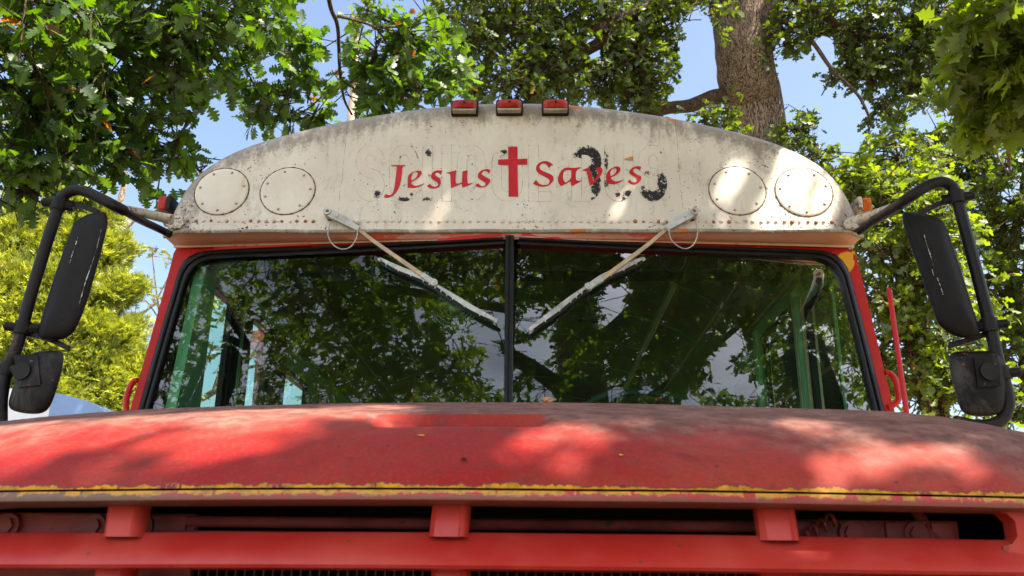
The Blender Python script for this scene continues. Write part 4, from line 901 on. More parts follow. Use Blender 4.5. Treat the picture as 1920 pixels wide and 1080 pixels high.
# ================================================================== VEGETATION
OAK = [(0, .01), (.08, .014), (.14, .08), (.19, .10), (.23, .05), (.28, .18), (.34, .26), (.39, .22), (.43, .09), (.48, .26), (.54, .37), (.59, .31), (.63, .12), (.67, .26), (.73, .32), (.78, .25), (.81, .12), (.87, .19), (.94, .15), (1.0, .02)]
OAKM = [(0, .01), (.2, .14), (.30, .06), (.48, .32), (.60, .11), (.75, .28), (1., .0)]
FARL = [(0, .02), (.35, .27), (.55, .16), (.75, .25), (1., 0)]
MAPLE = [(0, .01), (.12, .05), (.18, .36), (.30, .22), (.42, .52), (.52, .20), (.66, .30), (.78, .10), (1., 0)]
def template(st, fold=.18, curl=.12):
    V = []; n = len(st)
    for (u, w_) in st: V += [(u, -w_, w_*fold+curl*(u-.5)**2*-1), (u, 0, -curl*(u-.5)**2), (u, w_, w_*fold-curl*(u-.5)**2)]
    Fs = []
    for i in range(n-1): a = i*3; Fs += [(a, a+1, a+4, a+3), (a+1, a+2, a+5, a+4)]
    return np.array(V, float), np.array(Fs)
TEMPL = {'oak': template(OAK), 'oakm': template(OAKM), 'far': template(FARL), 'maple': template(MAPLE, .1, .1)}
# juniper sprig: fan of short spiky fingers
def sprig():
    V = []; Fs = []
    for k, (a, l) in enumerate([(-1.0, .6), (-.5, .85), (0, 1.), (.5, .85), (1.0, .6)]):
        d = A3([math.cos(a), math.sin(a)]); p = A3([-d[1], d[0]])*.085; b = A3([.12*k*.2, 0]); n = len(V)
        h = .12*(k % 2); V += [(*(b-p), 0), (*(b+d*l*.6-p*1.1), h), (*(b+d*l), h), (*(b+d*l*.6+p*1.1), h*1.2)]; Fs.append((n, n+1, n+2, n+3))
    return np.array(V, float), np.array(Fs)
TEMPL['sprig'] = sprig()
def unit(v): return v/(np.linalg.norm(v, axis=-1, keepdims=True)+1e-9)
def leaf_mesh(name, pos, dr, nr, size, tpl, mat, parent):
    tv, tf = TEMPL[tpl]; N = len(pos); dr = unit(dr); side = unit(np.cross(nr, dr)); nn = np.cross(dr, side); k = len(tv)
    V = pos[:, None]+size[:, None, None]*(dr[:, None]*tv[None, :, :1]+side[:, None]*tv[None, :, 1:2]+nn[:, None]*tv[None, :, 2:3])
    V = V.reshape(-1, 3).astype(np.float32); Fq = (tf[None]+(np.arange(N)*k)[:, None, None]).reshape(-1, 4).astype(np.int32)
    me = bpy.data.meshes.new(name); me.vertices.add(len(V)); me.vertices.foreach_set('co', V.ravel()); me.loops.add(Fq.size); me.loops.foreach_set('vertex_index', Fq.ravel())
    me.polygons.add(len(Fq)); me.polygons.foreach_set('loop_start', np.arange(0, Fq.size, 4, dtype=np.int32)); me.polygons.foreach_set('loop_total', np.full(len(Fq), 4, np.int32))
    me.update(calc_edges=True); me.materials.append(mat)
    a = me.attributes.new('rnd', 'FLOAT', 'POINT'); a.data.foreach_set('value', np.repeat(rng.random(N), k).astype(np.float32))
    o = bpy.data.objects.new(name, me); COL.objects.link(o); attach(o, parent); return o
def twig_mesh(name, A, B, ra, rb, mat, parent):
    d = unit(B-A); up = np.where(np.abs(d[:, 2:3]) < .9, A3([[0, 0, 1.]]), A3([[1., 0, 0]])); n1 = unit(np.cross(d, up)); n2 = np.cross(d, n1); N = len(A); V = []
    ra = np.broadcast_to(ra, (N,)); rb = np.broadcast_to(rb, (N,))
    for P, r in ((A, ra), (B, rb)):
        for k in range(4): a = k*math.pi/2; V.append(P+r[:, None]*(n1*math.cos(a)+n2*math.sin(a)))
    V = np.stack(V, 1).reshape(-1, 3).astype(np.float32); tf = A3([(k, (k+1) % 4, 4+(k+1) % 4, 4+k) for k in range(4)]); Fq = (tf[None]+(np.arange(N)*8)[:, None, None]).reshape(-1, 4).astype(np.int32)
    me = bpy.data.meshes.new(name); me.vertices.add(len(V)); me.vertices.foreach_set('co', V.ravel()); me.loops.add(Fq.size); me.loops.foreach_set('vertex_index', Fq.ravel())
    me.polygons.add(len(Fq)); me.polygons.foreach_set('loop_start', np.arange(0, Fq.size, 4, dtype=np.int32)); me.polygons.foreach_set('loop_total', np.full(len(Fq), 4, np.int32))
    me.update(calc_edges=True); me.materials.append(mat); o = bpy.data.objects.new(name, me); COL.objects.link(o); attach(o, parent); return o

# lines along which sunlight gets through to the bus: (pixel, depth plane, radius m)
SUNT = []
for (px, py, r) in ((1507, 350, .115), (1365, 350, .035), (1378, 325, .03), (1480, 310, .05), (820, 402, .035), (1172, 368, .028), (1188, 345, .02), (560, 390, .022), (1560, 375, .04)): SUNT.append((PL(px, py, CAPPL), r))
for (px, py, r) in ((30, 810, .09), (110, 825, .08), (200, 800, .07), (290, 788, .06), (60, 850, .03), (380, 780, .05), (330, 830, .015), (470, 850, .012), (1000, 835, .016), (915, 855, .020), (1040, 880, .012), (1130, 830, .010), (1095, 860, .008), (1490, 795, .024), (1550, 808, .030), (1615, 828, .028), (1630, 885, .016), (1740, 840, .032), (1800, 868, .034), (1560, 895, .014), (1350, 815, .010), (690, 768, .10), (500, 775, .10), (1100, 800, .02)): SUNT.append((on_hood(px, py), r))
def sun_keep(P):
    k = np.ones(len(P), bool)
    for T, r in SUNT:
        d = P-T; t = d@SUN; dist = np.linalg.norm(d-t[:, None]*SUN, axis=1); k &= ~((t > 0) & (dist < r+.020))
    return k
# patches of open sky between the crowns, as seen from the front of the bus: (px, py, rx, ry)
GAPS = [(412, 240, 26, 48), (1308, 95, 26, 62), (1285, 170, 22, 14), (1500, 160, 34, 32), (1575, 215, 36, 40), (1592, 262, 20, 26), (1545, 100, 18, 30), (595, 25, 18, 30), (505, 125, 14, 26), (1735, 230, 24, 14), (640, 10, 18, 12), (1655, 170, 10, 8), (1115, 92, 14, 18), (760, 8, 40, 10), (620, 100, 12, 30), (265, 340, 60, 1), (661, 185, 9, 26), (1700, 20, 8, 8), (215, 120, 10, 14), (1470, 120, 18, 10), (350, 345, 50, 10), (230, 372, 20, 10), (690, 50, 8, 8), (640, 205, 14, 12)]
def gap_keep(P, soft=.25):
    x, y, z = proj(P); k = np.ones(len(P), bool)
    for (gx, gy, rx, ry) in GAPS:
        q = ((x-gx)/(rx*1.25))**2+((y-gy)/(ry*1.25))**2; k &= ~((z > 0) & (q < 1+soft*rng.normal(size=len(P))))
    return k
def refl_dir(px, py):
    s = -1 if px < 955 else 1; n = A3([.084*s, -1, .17]); n /= np.linalg.norm(n); o = PL(px, py, WPL(s)); d = ray(px, py); return o, d-2*(d@n)*n
RG = [(*refl_dir(px, py), math.tan(math.radians(a))) for px, py, a in ((1150, 570, 1.5), (1165, 540, 1.1), (1375, 640, 1.4), (1345, 690, 1.2), (920, 600, 1.5), (935, 700, 1.5), (1010, 650, 1.2), (1180, 470, 1.5), (850, 640, .9), (790, 600, .6), (1400, 720, 1.1), (780, 545, .7), (1290, 760, .7), (1000, 600, 1.2))]
def refl_keep(P):
    k = np.ones(len(P), bool)
    for o, r, tn in RG:
        d = P-o; t = d@r; dist = np.linalg.norm(d-t[:, None]*r, axis=1); k &= ~((t > 0) & (dist < t*tn*(1+.3*rng.normal(size=len(P)))))
    return k
UP = A3([0, 0, 1.])
def blob_leaves(blobs, size, nper=9, spraylen=.30, keep=(), upness=.8, droop=.25):
    """blobs: (centre, radius(3) or r, n sprays). Every spray is a twig with leaves fanning at its outer half."""
    LPs, LD, LN, LS, TA, TB = [], [], [], [], [], []
    for (c, r, n) in blobs:
        n = int(n); c = A3(c, float); r = np.broadcast_to(A3(r, float), (3,))
        u = unit(rng.normal(size=(n, 3))); rad = rng.random(n)**(1/2.2); P = c+u*rad[:, None]*r
        nb = max(3, n//9); hubs = c+unit(rng.normal(size=(nb, 3)))*r*.55*rng.random((nb, 1))
        hi = np.argmin(np.linalg.norm(P[:, None]-hubs[None], axis=2), axis=1); Hb = hubs[hi]
        d = unit(unit(P-Hb)+.5*rng.normal(size=(n, 3))+A3([0, 0, -droop]))
        keepm = np.ones(n, bool)
        for kf in keep: keepm &= kf(P)
        P, d, Hb = P[keepm], d[keepm], Hb[keepm]; n = len(P)
        if n == 0: continue
        s0 = P-d*spraylen*.5; s1 = P+d*spraylen*.5
        TA += [s0, Hb, np.repeat(c[None], nb, 0)]; TB += [s1, s0, hubs]
        m = nper; t = rng.random((n, m))**.7; pos = s0[:, None]+(s1-s0)[:, None]*t[..., None]
        ld = unit(d[:, None]*.9+.85*rng.normal(size=(n, m, 3))*A3([1, 1, .5])+A3([0, 0, -droop*.8]))
        ln = unit(UP*upness+.55*rng.normal(size=(n, m, 3)))
        ls = size*(.6+.55*rng.random((n, m)))
        pos = (pos+.02*rng.normal(size=pos.shape)*size*6).reshape(-1, 3); LPs.append(pos); LD.append(ld.reshape(-1, 3)); LN.append(ln.reshape(-1, 3)); LS.append(ls.ravel())
    pos, ld, ln, ls = (np.concatenate(a) for a in (LPs, LD, LN, LS)); k = np.ones(len(pos), bool)
    for kf in keep: k &= kf(pos+ld*ls[:, None]*.5)
    TA_, TB_ = np.concatenate(TA), np.concatenate(TB); kk = np.ones(len(TA_), bool)
    for kf in keep: kk &= kf(TB_) & kf(TA_)
    return pos[k], ld[k], ln[k], ls[k], TA_[kk], TB_[kk]
def limb_mesh(name, paths, mat, parent, n=12):
    mb = MB()
    for pts, r0, r1 in paths:
        P = smooth(pts, 6); m = len(P); j = rng.normal(0, 1, (m, 3))*.0; mb.tube(P+j, np.linspace(r0, r1, m)*(1+.015*np.sin(np.arange(m)*1.3)), n)
    return mb.build(name, mat, parent)
LEAF = dict(
    oak=mat_leaf('oak_leaf', (.022, .052, .005), (.050, .095, .008), (.14, .05, .02), .46, (3.4, 3.2, .4)),
    oaklit=mat_leaf('oak_leaf_lit_copy', (.040, .075, .007), (.095, .145, .012), (.14, .05, .02), .55, (3.0, 3.0, .4)),  # oak leaf copy brightened in colour so the mirrored leaves look lit
    oakfar=mat_leaf('tall_oak_leaf', (.028, .050, .006), (.070, .100, .008), (.24, .16, .04), .46, (2.8, 2.7, .4)),
    maple=mat_leaf('maple_leaf', (.06, .095, .007), (.12, .16, .012), (.25, .16, .03), .5, (2.5, 2.4, .5)),
    juniper=mat_leaf('juniper_sprig', (.10, .14, .012), (.34, .36, .045), (.40, .24, .14), .42, (1.7, 1.6, .5)),
    sparse=mat_leaf('turning_leaf', (.10, .13, .03), (.22, .20, .06), (.30, .18, .08), .4, (1.5, 1.4, .6)))
BARK = dict(oak=mat_bark('grey_brown_oak_bark', (.05, .031, .020), (.28, .19, .125)), dark=mat_bark('dark_branch_bark', (.03, .02, .014), (.12, .075, .045), 2.), pale=mat_bark('pale_branch_bark', (.10, .07, .05), (.32, .24, .17), 2.))

def tree(name, label, base, cat='tree', group=None): return thing(name, label, cat, tuple(base), group)
def B(px, py, rpx, dist, n, zs=1., deep=1.):
    r = rpx/FPX*dist; return (PD(px, py, dist), A3([r, r*deep, r*zs]), n)

# 1 --- oak whose trunk stands in front of the bus (mirrored in the windshield); it overhangs bus and camera
o1, r1 = refl_dir(1085, 640); tb = o1+r1*8.2
T1 = tree('oak_tree', 'oak with dark lobed leaves overhanging the bus roof, its trunk mirrored in the windshield', (tb[0], tb[1], 0))
bl = []
for (px, py, rp, di, n) in [(60, 50, 150, 5.2, 95), (210, 60, 150, 5.5, 95), (370, 40, 130, 5.4, 80), (480, 30, 90, 5.6, 45), (50, 190, 130, 5.0, 75), (190, 190, 120, 5.2, 70), (310, 160, 85, 5.6, 45), (370, 110, 70, 5.8, 30), (285, 290, 62, 5.4, 24), (170, 300, 75, 5.2, 30), (370, 315, 30, 5.6, 7), (330, 270, 40, 5.4, 9), (60, 300, 85, 5.0, 34), (545, 90, 52, 6.0, 22), (490, 175, 48, 6.0, 20), (530, 190, 42, 6.0, 14), (470, 90, 50, 6, 16), (575, 160, 40, 6.2, 13), (545, 225, 24, 6.2, 6), (40, 370, 40, 5., 8),
                            (700, 110, 70, 6.0, 34), (650, 200, 46, 6.2, 13), (770, 90, 75, 6.1, 36), (760, 170, 60, 6.1, 26), (700, 180, 45, 6.1, 16), (840, 130, 50, 6.3, 18), (850, 165, 35, 6.3, 7), (590, 215, 26, 6.2, 6), (730, 40, 50, 6.2, 14),
                            (60, -170, 150, 5.4, 34), (280, -190, 150, 5.6, 30), (480, -150, 110, 5.9, 18), (700, -130, 110, 6.2, 20), (-170, 60, 150, 5.2, 36), (-150, 250, 120, 5.2, 22)]:
    bl.append(B(px, py, rp, di, n*.78))
near = blob_leaves(bl, .108, 8, .34, (gap_keep, sun_keep), .75, .3)
# canopy overhead: shades hood, cap and camera
sh = []
for k in range(0):
    q = PD(rng.uniform(-50, 620), rng.uniform(-60, 330), rng.uniform(5, 6))+SUN*rng.uniform(1.6, 3.6); sh.append((q, A3([.8, .8, .35]), 18))
for k in range(230):
    t = rng.uniform(3.2, 6.6); q = A3([rng.uniform(-2.3, 2.3), rng.uniform(-.4, 3.6), 1.9])+SUN*t
    if q[2] < 4.0: continue
    sh.append((q, A3([.95, .95, .35]), 21))
over = blob_leaves(sh, .125, 11, .34, (sun_keep, refl_keep, lambda P: ~((proj(P)[2] > 0) & (proj(P)[1] > -60))), .95, .15)
# lower crown behind the camera, mirrored in the glass
rb = []
for (px, py, di, rr, n) in [(300, 600, 6, .6, 26), (580, 720, 8, .8, 26), (640, 760, 8, .7, 22), (500, 640, 8, .8, 24), (880, 740, 8, .5, 14), (1330, 620, 8, .6, 26), (1300, 700, 8, .6, 26), (1400, 670, 8, .6, 24), (1370, 560, 8, .6, 26), (1420, 740, 8.5, .5, 16), (1340, 760, 8, .5, 18), (1240, 760, 8, .5, 18), (315, 700, 6, .6, 28), (275, 740, 6.5, .7, 28), (350, 520, 6, .6, 24)]+[(350+70*k, 470+(k*137 % 290), 8.5+(k % 3), 1.1, 42) for k in range(14)]+[(960+60*k, 470+(k*97 % 290), 9.5+(k % 3), .9, 26) for k in range(6)]+[(1430+28*k, 470+(k*113 % 290), 7.+(k % 4), .75, 30) for k in range(11)]+[(1560, 500, 6, .8, 30), (1480, 760, 8, .7, 20)]+[(600+40*k, 480+(k*71 % 280), 6.+(k % 3)*.6, .55, 26) for k in range(9)]+[(500, 520, 7, .8, 22), (620, 600, 6.5, .8, 30), (700, 680, 7, .9, 34), (800, 700, 6.5, .7, 30), (820, 540, 7, .7, 22), (880, 480, 7, .6, 18), (740, 560, 7.4, .7, 22), (560, 720, 7.5, .8, 20), (990, 560, 7, .45, 14), (1000, 720, 7, .5, 16), (1200, 520, 7, .5, 22), (1250, 560, 6.5, .6, 30), (1220, 640, 6.6, .6, 34), (1180, 720, 7, .6, 30), (1280, 680, 6.2, .5, 28), (1330, 560, 7, .6, 24), (1430, 560, 7, .6, 24), (1500, 500, 7, .8, 26), (1300, 480, 7.4, .8, 24), (1450, 680, 7.5, .5, 14), (1560, 600, 7.5, .7, 16), (400, 600, 8, .8, 10), (1050, 480, 7.2, .7, 16), (1410, 480, 7, .7, 20), (1130, 640, 8, .4, 8), (760, 480, 7, .8, 20), (640, 500, 7, .8, 20)]:
    o_, r_ = refl_dir(px, py); rb.append((o_+r_*di, A3([rr, rr, rr*.7]), n*1.15))
back = blob_leaves(rb, .13, 9, .32, (sun_keep, refl_keep), .7, .25)
A = [np.concatenate([near[i], over[i], back[i]]) for i in range(6)]
leaf_mesh('crown', *near[:4], 'oak', LEAF['oak'], T1)
A2 = [np.concatenate([over[i], back[i]]) for i in range(4)]; leaf_mesh('crown', *A2, 'oakm', LEAF['oaklit'], T1)
twig_mesh('twigs', A[4], A[5], .0055, .003, BARK['dark'], T1)
hi1 = tb+A3([.1, .1, 1.2])
limb_mesh('trunk', [([(tb[0]+.25, tb[1]-.1, -.1), (tb[0]+.12, tb[1], 2), (tb[0], tb[1], tb[2]), (tb[0]-.1, tb[1]+.2, 8.5), (tb[0]-.3, tb[1]+.6, 10.5)], .42, .14)], BARK['oak'], T1, 20)
def bp(*q): return [PD(*x) for x in q]
limb_mesh('branch', [
    ([(tb[0]-.1, tb[1]+.2, 7.5), (.5, -2.5, 8.0), (-.8, 1.0, 7.2), PD(-80, -330, 5.6), PD(40, -60, 5.6)], .13, .035),
    (bp((40, -60, 5.6), (62, 40, 5.4), (110, 135, 5.3), (170, 190, 5.3), (232, 262, 5.3)), .024, .007),
    (bp((-40, 190, 5.0), (20, 240, 5.1), (90, 300, 5.2)), .012, .005),
    (bp((600, -160, 5.6), (617, 0, 5.7), (633, 50, 5.8), (637, 130, 5.9), (645, 185, 6.0), (660, 215, 6.1)), .016, .007),
    (bp((633, 30, 5.8), (700, 50, 5.9), (735, 90, 6.0), (780, 105, 6.0)), .010, .004), (bp((700, 50, 5.9), (760, 55, 6.), (790, 90, 6.1)), .007, .003),
    (bp((640, 150, 5.9), (690, 185, 6.0), (700, 205, 6.0)), .006, .003), (bp((605, 180, 6.), (575, 205, 6.1), (540, 220, 6.2)), .006, .003),
    ([(tb[0]-.1, tb[1]+.2, 7.8), (1.0, -2.8, 8.2), (.2, 0.4, 7.8), tuple(PD(600, -160, 5.6))], .11, .02),
    ([(tb[0], tb[1], 6.2), (tb[0]+.9, tb[1]+1.2, 6.8), (2.6, -1.0, 6.6), (1.8, 1.2, 6.4)], .13, .04),
    ([(tb[0], tb[1], 5.6), (tb[0]-1.0, tb[1]+.4, 6.0), (-1.0, -3.0, 6.2), (-2.6, -2.0, 6.0)], .12, .04),
    ([(tb[0], tb[1], 5.1), (tb[0]+.9, tb[1]+.3, 5.7), (tb[0]+1.8, tb[1]+1., 6.3)], .08, .03)], BARK['dark'], T1, 10)

# 2 --- tall oak behind the bus, thick trunk at upper right
def trunk_at(px, py, dist, rpx): p = PD(px, py, dist); return p, rpx/FPX*dist
D2 = 10.5
T2p = PD(1415, 240, D2); T2 = tree('tall_oak_tree', 'tall oak with thick grey ridged trunk rising behind the bus roof at right of centre', (T2p[0], T2p[1], 0))
P2 = [(T2p[0]+.12, T2p[1], -.2), (T2p[0]+.03, T2p[1], 3.0), tuple(PD(1418, 235, D2)), tuple(PD(1402, 160, D2)), tuple(PD(1396, 110, D2)), tuple(PD(1390, 50, D2+.1)), tuple(PD(1385, -40, D2+.3)), tuple(PD(1375, -260, D2+1.2))]
limb_mesh('trunk', [(P2, .35, .30)], mat_bark('tall_oak_bark', (.05, .031, .020), (.27, .19, .13), 1.5), T2, 28)
limb_mesh('branch', [
    (bp((1425, 90, D2), (1438, 40, D2), (1455, -10, D2+.2), (1500, -140, D2+.6)), .17, .10),
    (bp((1385, 180, D2), (1340, 182, D2-.2), (1295, 198, D2-.3), (1245, 205, D2-.5), (1180, 235, D2-.5)), .10, .055),
    (bp((1360, -30, D2), (1290, -10, D2-.3), (1215, 15, D2-.6), (1150, 40, D2-.8), (1120, 55, D2-1)), .13, .05),
    (bp((1160, 60, D2-.8), (1060, 115, D2-.9), (1005, 128, D2-1.), (965, 138, D2-1.)), .07, .04), (bp((965, 138, D2-1), (962, 122, D2-1), (935, 105, D2-1), (905, 115, D2-1)), .022, .01),
    (bp((1010, 180, D2-1), (950, 148, D2-1), (880, 140, D2-1), (845, 128, D2-1)), .028, .012),
    (bp((1010, 180, D2-1), (985, 130, D2-1), (960, 95, D2-1), (905, 40, D2-1)), .022, .008),
    (bp((1440, 45, D2), (1475, 42, D2-.1), (1520, 75, D2-.3), (1560, 130, D2-.5), (1610, 180, D2-.6), (1638, 240, D2-.7)), .035, .012),
    (bp((1560, 130, D2-.5), (1550, 160, D2-.5), (1540, 180, D2-.5)), .012, .005),
    (bp((1460, -20, D2), (1600, 60, D2), (1680, 70, D2), (1740, 100, D2)), .05, .02)], BARK['dark'], T2, 10)
bl = []
for (px, py, rp, di, n) in [(905, 30, 75, 9.6, 60), (980, 60, 80, 9.8, 75), (1060, 40, 85, 10, 85), (1050, 130, 60, 9.6, 50), (960, 150, 50, 9.4, 34), (1010, 180, 35, 9.4, 16), (890, 170, 30, 9.4, 12), (1150, 60, 80, 10, 80), (1130, 140, 62, 9.8, 52), (1200, 120, 60, 9.8, 50), (1235, 60, 60, 10, 46), (1225, 175, 40, 9.8, 22), (1180, 180, 40, 9.6, 18), (1290, 30, 42, 10, 22), (1330, 20, 32, 9.8, 12), (800, 20, 60, 10, 30), (690, 30, 40, 10.4, 18), (680, 215, 22, 10.6, 5), (880, 95, 50, 9.8, 28),
                            (1325, 140, 20, 10, 4), (1312, 150, 22, 9.8, 4), (1330, 215, 24, 9.4, 9), (1365, 228, 18, 9.2, 5), (1335, 250, 30, 9.4, 8), (1470, 80, 40, 10.4, 18), (1500, 30, 55, 10.6, 34), (1560, 55, 55, 10.6, 36), (1620, 60, 60, 10.6, 44), (1600, 130, 42, 10.4, 22), (1640, 150, 40, 10.4, 20), (1690, 110, 55, 10.6, 36), (1700, 40, 60, 10.8, 40), (1760, 50, 60, 10.8, 36), (1760, 130, 60, 10.6, 36), (1700, 180, 42, 10.4, 20), (1495, 255, 36, 9.6, 12), (1530, 285, 45, 9.6, 20), (1520, 215, 28, 9.8, 8), (1640, 215, 30, 10.2, 10), (1560, 150, 20, 10.2, 4), (1430, 110, 12, 10, 2),
                            (900, -90, 110, 10, 60), (1120, -100, 120, 10.4, 70), (1350, -170, 110, 10.8, 50), (1580, -100, 120, 10.8, 70), (1800, -90, 110, 11, 50)]:
    bl.append(B(px, py, rp, di, n*1.45, 1., 1.6))
q = blob_leaves(bl, .105, 10, .36, (gap_keep,), .7, .2)
leaf_mesh('crown', *q[:4], 'oakm', LEAF['oakfar'], T2); twig_mesh('twigs', q[4], q[5], .007, .004, BARK['dark'], T2)

# 3 --- maple near right
m3 = PD(2160, 700, 5.9); T3 = tree('maple_tree', 'maple with large bright yellow-green leaves hanging in the upper right corner', (m3[0], m3[1], 0))
limb_mesh('trunk', [([(m3[0], m3[1], -.1), (m3[0], m3[1], 1.5), (m3[0]+.05, m3[1], 3), (m3[0]+.1, m3[1]+.1, 4.6), (m3[0]+.2, m3[1], 6.5)], .16, .06)], BARK['oak'], T3, 16)
bl = [B(*a[:4], a[4]*1.05, 1., 1.3) for a in [(1870, 40, 75, 5.2, 30), (1905, 120, 60, 5.2, 26), (1850, 150, 50, 5.3, 18), (1830, 200, 45, 5.4, 16), (1880, 210, 40, 5.4, 10), (1940, 60, 80, 5.2, 20), (1800, 30, 40, 5.5, 8), (2060, 60, 130, 5.4, 46), (1980, -110, 120, 5.5, 36), (2090, 240, 90, 5.6, 24)]]
q = blob_leaves(bl, .13, 8, .28, (gap_keep,), .6, .45)
leaf_mesh('crown', *q[:4], 'maple', LEAF['maple'], T3); twig_mesh('twigs', q[4], q[5], .005, .003, BARK['pale'], T3)
limb_mesh('branch', [([(m3[0]+.1, m3[1]+.1, 4.6), tuple(PD(2000, 150, 5.6)), tuple(PD(1900, 240, 5.6)), tuple(PD(1893, 320, 5.6))], .035, .007),
    (bp((1900, 250, 5.6), (1860, 270, 5.6), (1800, 295, 5.6), (1730, 290, 5.6)), .008, .003), (bp((1800, 295, 5.6), (1770, 310, 5.6), (1745, 325, 5.6)), .005, .003), (bp((1860, 265, 5.6), (1880, 310, 5.6), (1915, 345, 5.6)), .006, .004), (bp((1800, 295, 5.6), (1818, 305, 5.6), (1808, 312, 5.6)), .004, .002)], BARK['pale'], T3, 8)

# 4 --- trees behind, right of the bus
def side_tree(name, label, base_px, dist, blobs, size, mat, tpl, bark, nper=9, mult=1., r0=.16):
    p = PD(*base_px, dist); T = tree(name, label, (p[0], p[1], 0)); top = max(b[0][2] for b in blobs)
    q = blob_leaves([(b[0], b[1], b[2]*mult) for b in blobs], size, nper, .34, (gap_keep,), .65, .2); leaf_mesh('crown', *q[:4], tpl, mat, T); twig_mesh('twigs', q[4], q[5], .008, .004, BARK['dark'], T)
    limb_mesh('trunk', [([(p[0], p[1], -.1), (p[0]+.05, p[1], top*.4), (p[0]-.05, p[1]+.1, top*.95)], r0, .05)], bark, T, 14)
    limb_mesh('branch', [([(p[0], p[1], top*(.25+.5*rng.random())), tuple(b[0]*.5+A3([p[0], p[1], b[0][2]])*.5+A3([0, 0, -.1])), tuple(b[0])], .05, .012) for b in blobs[::2]], bark, T, 7)
    return T
side_tree('hickory_tree', 'broad green tree filling the view behind the right mirror', (1760, 800), 9.5, [B(*a[:4], a[4], 1., 1.4) for a in [(1620, 310, 62, 9.4, 34), (1680, 300, 60, 9.6, 34), (1660, 380, 70, 9.2, 42), (1720, 440, 75, 9.2, 48), (1650, 470, 50, 9., 26), (1700, 540, 75, 9.2, 46), (1790, 560, 75, 9.4, 46), (1760, 480, 80, 9.4, 50), (1680, 640, 70, 9.2, 44), (1770, 660, 75, 9.4, 46), (1730, 740, 75, 9.2, 44), (1820, 740, 70, 9.4, 40), (1600, 360, 40, 9.2, 16), (1750, 380, 70, 9.6, 40), (1640, 560, 45, 9., 20)]], .12, LEAF['maple'], 'oakm', BARK['oak'])
side_tree('beech_tree', 'dense shaded tree at the right edge above and beside the right mirror', (1950, 800), 12., [B(*a[:4], a[4], 1., 1.4) for a in [(1760, 250, 60, 12.4, 30), (1700, 260, 50, 12.4, 20), (1820, 260, 70, 12.2, 40), (1890, 250, 70, 12., 40), (1850, 340, 80, 11.8, 50), (1780, 330, 60, 12, 34), (1900, 420, 80, 11.6, 50), (1840, 460, 70, 11.6, 40), (1900, 540, 80, 11.6, 50), (1850, 620, 80, 11.8, 50), (1910, 680, 80, 11.6, 46), (1900, 780, 80, 11.6, 46), (1960, 600, 90, 12., 40), (1960, 400, 90, 12., 40), (2100, 300, 130, 12, 60), (2080, 500, 120, 12, 50), (2060, 120, 120, 12.4, 50)]], .13, LEAF['oakfar'], 'oakm', BARK['dark'], 9, 1.15, .22)
side_tree('walnut_tree', 'half-hidden green tree between the tall oak and the right mirror bracket', (1560, 780), 14, [B(*a[:4], a[4], 1., 1.3) for a in [(1560, 330, 50, 13.5, 24), (1600, 420, 55, 13.5, 26), (1540, 460, 60, 14, 26), (1610, 520, 50, 14, 18), (1560, 600, 50, 14, 9), (1620, 680, 55, 14, 20), (1640, 740, 50, 14, 22), (1530, 740, 40, 14.5, 7)]], .15, LEAF['oakfar'], 'far', BARK['dark'], 8, 1.)

# 5 --- juniper at left
pj = PD(110, 790, 11.5); T5 = tree('juniper_tree', 'tall sunlit yellow-green juniper behind the left mirror', (pj[0], pj[1], 0), 'tree')
n = 8500; cj = []
for (px, py, rp, di, k) in [(40, 420, 50, 12, 1.), (120, 400, 55, 12, 1.), (190, 410, 38, 12, .55), (60, 480, 70, 11.6, 1.4), (150, 480, 70, 11.6, 1.3), (215, 470, 35, 11.6, .5), (40, 560, 80, 11.2, 1.5), (140, 560, 80, 11.2, 1.5), (225, 545, 45, 11.2, .7), (60, 640, 85, 11, 1.6), (160, 640, 80, 11, 1.5), (232, 630, 42, 11, .7), (60, 730, 90, 10.8, 1.6), (170, 720, 80, 10.8, 1.5), (240, 700, 45, 10.8, .7), (230, 770, 60, 10.8, .9), (-60, 560, 110, 11.4, 1.5), (-60, 720, 110, 11.2, 1.5), (90, 350, 30, 12.2, .3)]:
    c = PD(px, py, di); r = rp/FPX*di; m = int(2300*k*1.25*(rp/70)**.5); nb = 22
    hubs = c+unit(rng.normal(size=(nb, 3)))*r*(.35+.6*rng.random((nb, 1)))*A3([1, 1.2, .85]); sel = rng.integers(0, nb, m); rr = r*.33
    P = hubs[sel]+rng.normal(size=(m, 3))*rr*A3([.55, .55, .42]); d = unit(P-c+A3([0, 0, .35*r])+.25*r*rng.normal(size=(m, 3))); cj.append((P, d))
P = np.concatenate([a for a, b in cj]); d = np.concatenate([b for a, b in cj]); k = gap_keep(P); P, d = P[k], d[k]
leaf_mesh('crown', P, d, unit(rng.normal(size=P.shape)), .072*(.6+.8*rng.random(len(P))), 'sprig', LEAF['juniper'], T5)
limb_mesh('trunk', [([(pj[0], pj[1]+.3, -.1), (pj[0], pj[1]+.3, 3), (pj[0]+.1, pj[1]+.4, 6.3)], .16, .03)]+[([(pj[0], pj[1]+.3, z), (pj[0]+dx*.6, pj[1]+dy, z+.4), (pj[0]+dx*1.2, pj[1]+dy, z+.9)], .04, .01) for z, dx, dy in ((1.8, 1, .0), (2.6, -1, .1), (3.4, .9, -.2), (4.2, -.7, .2), (4.8, .6, 0), (2.2, .5, -.4))], BARK['pale'], T5, 8)

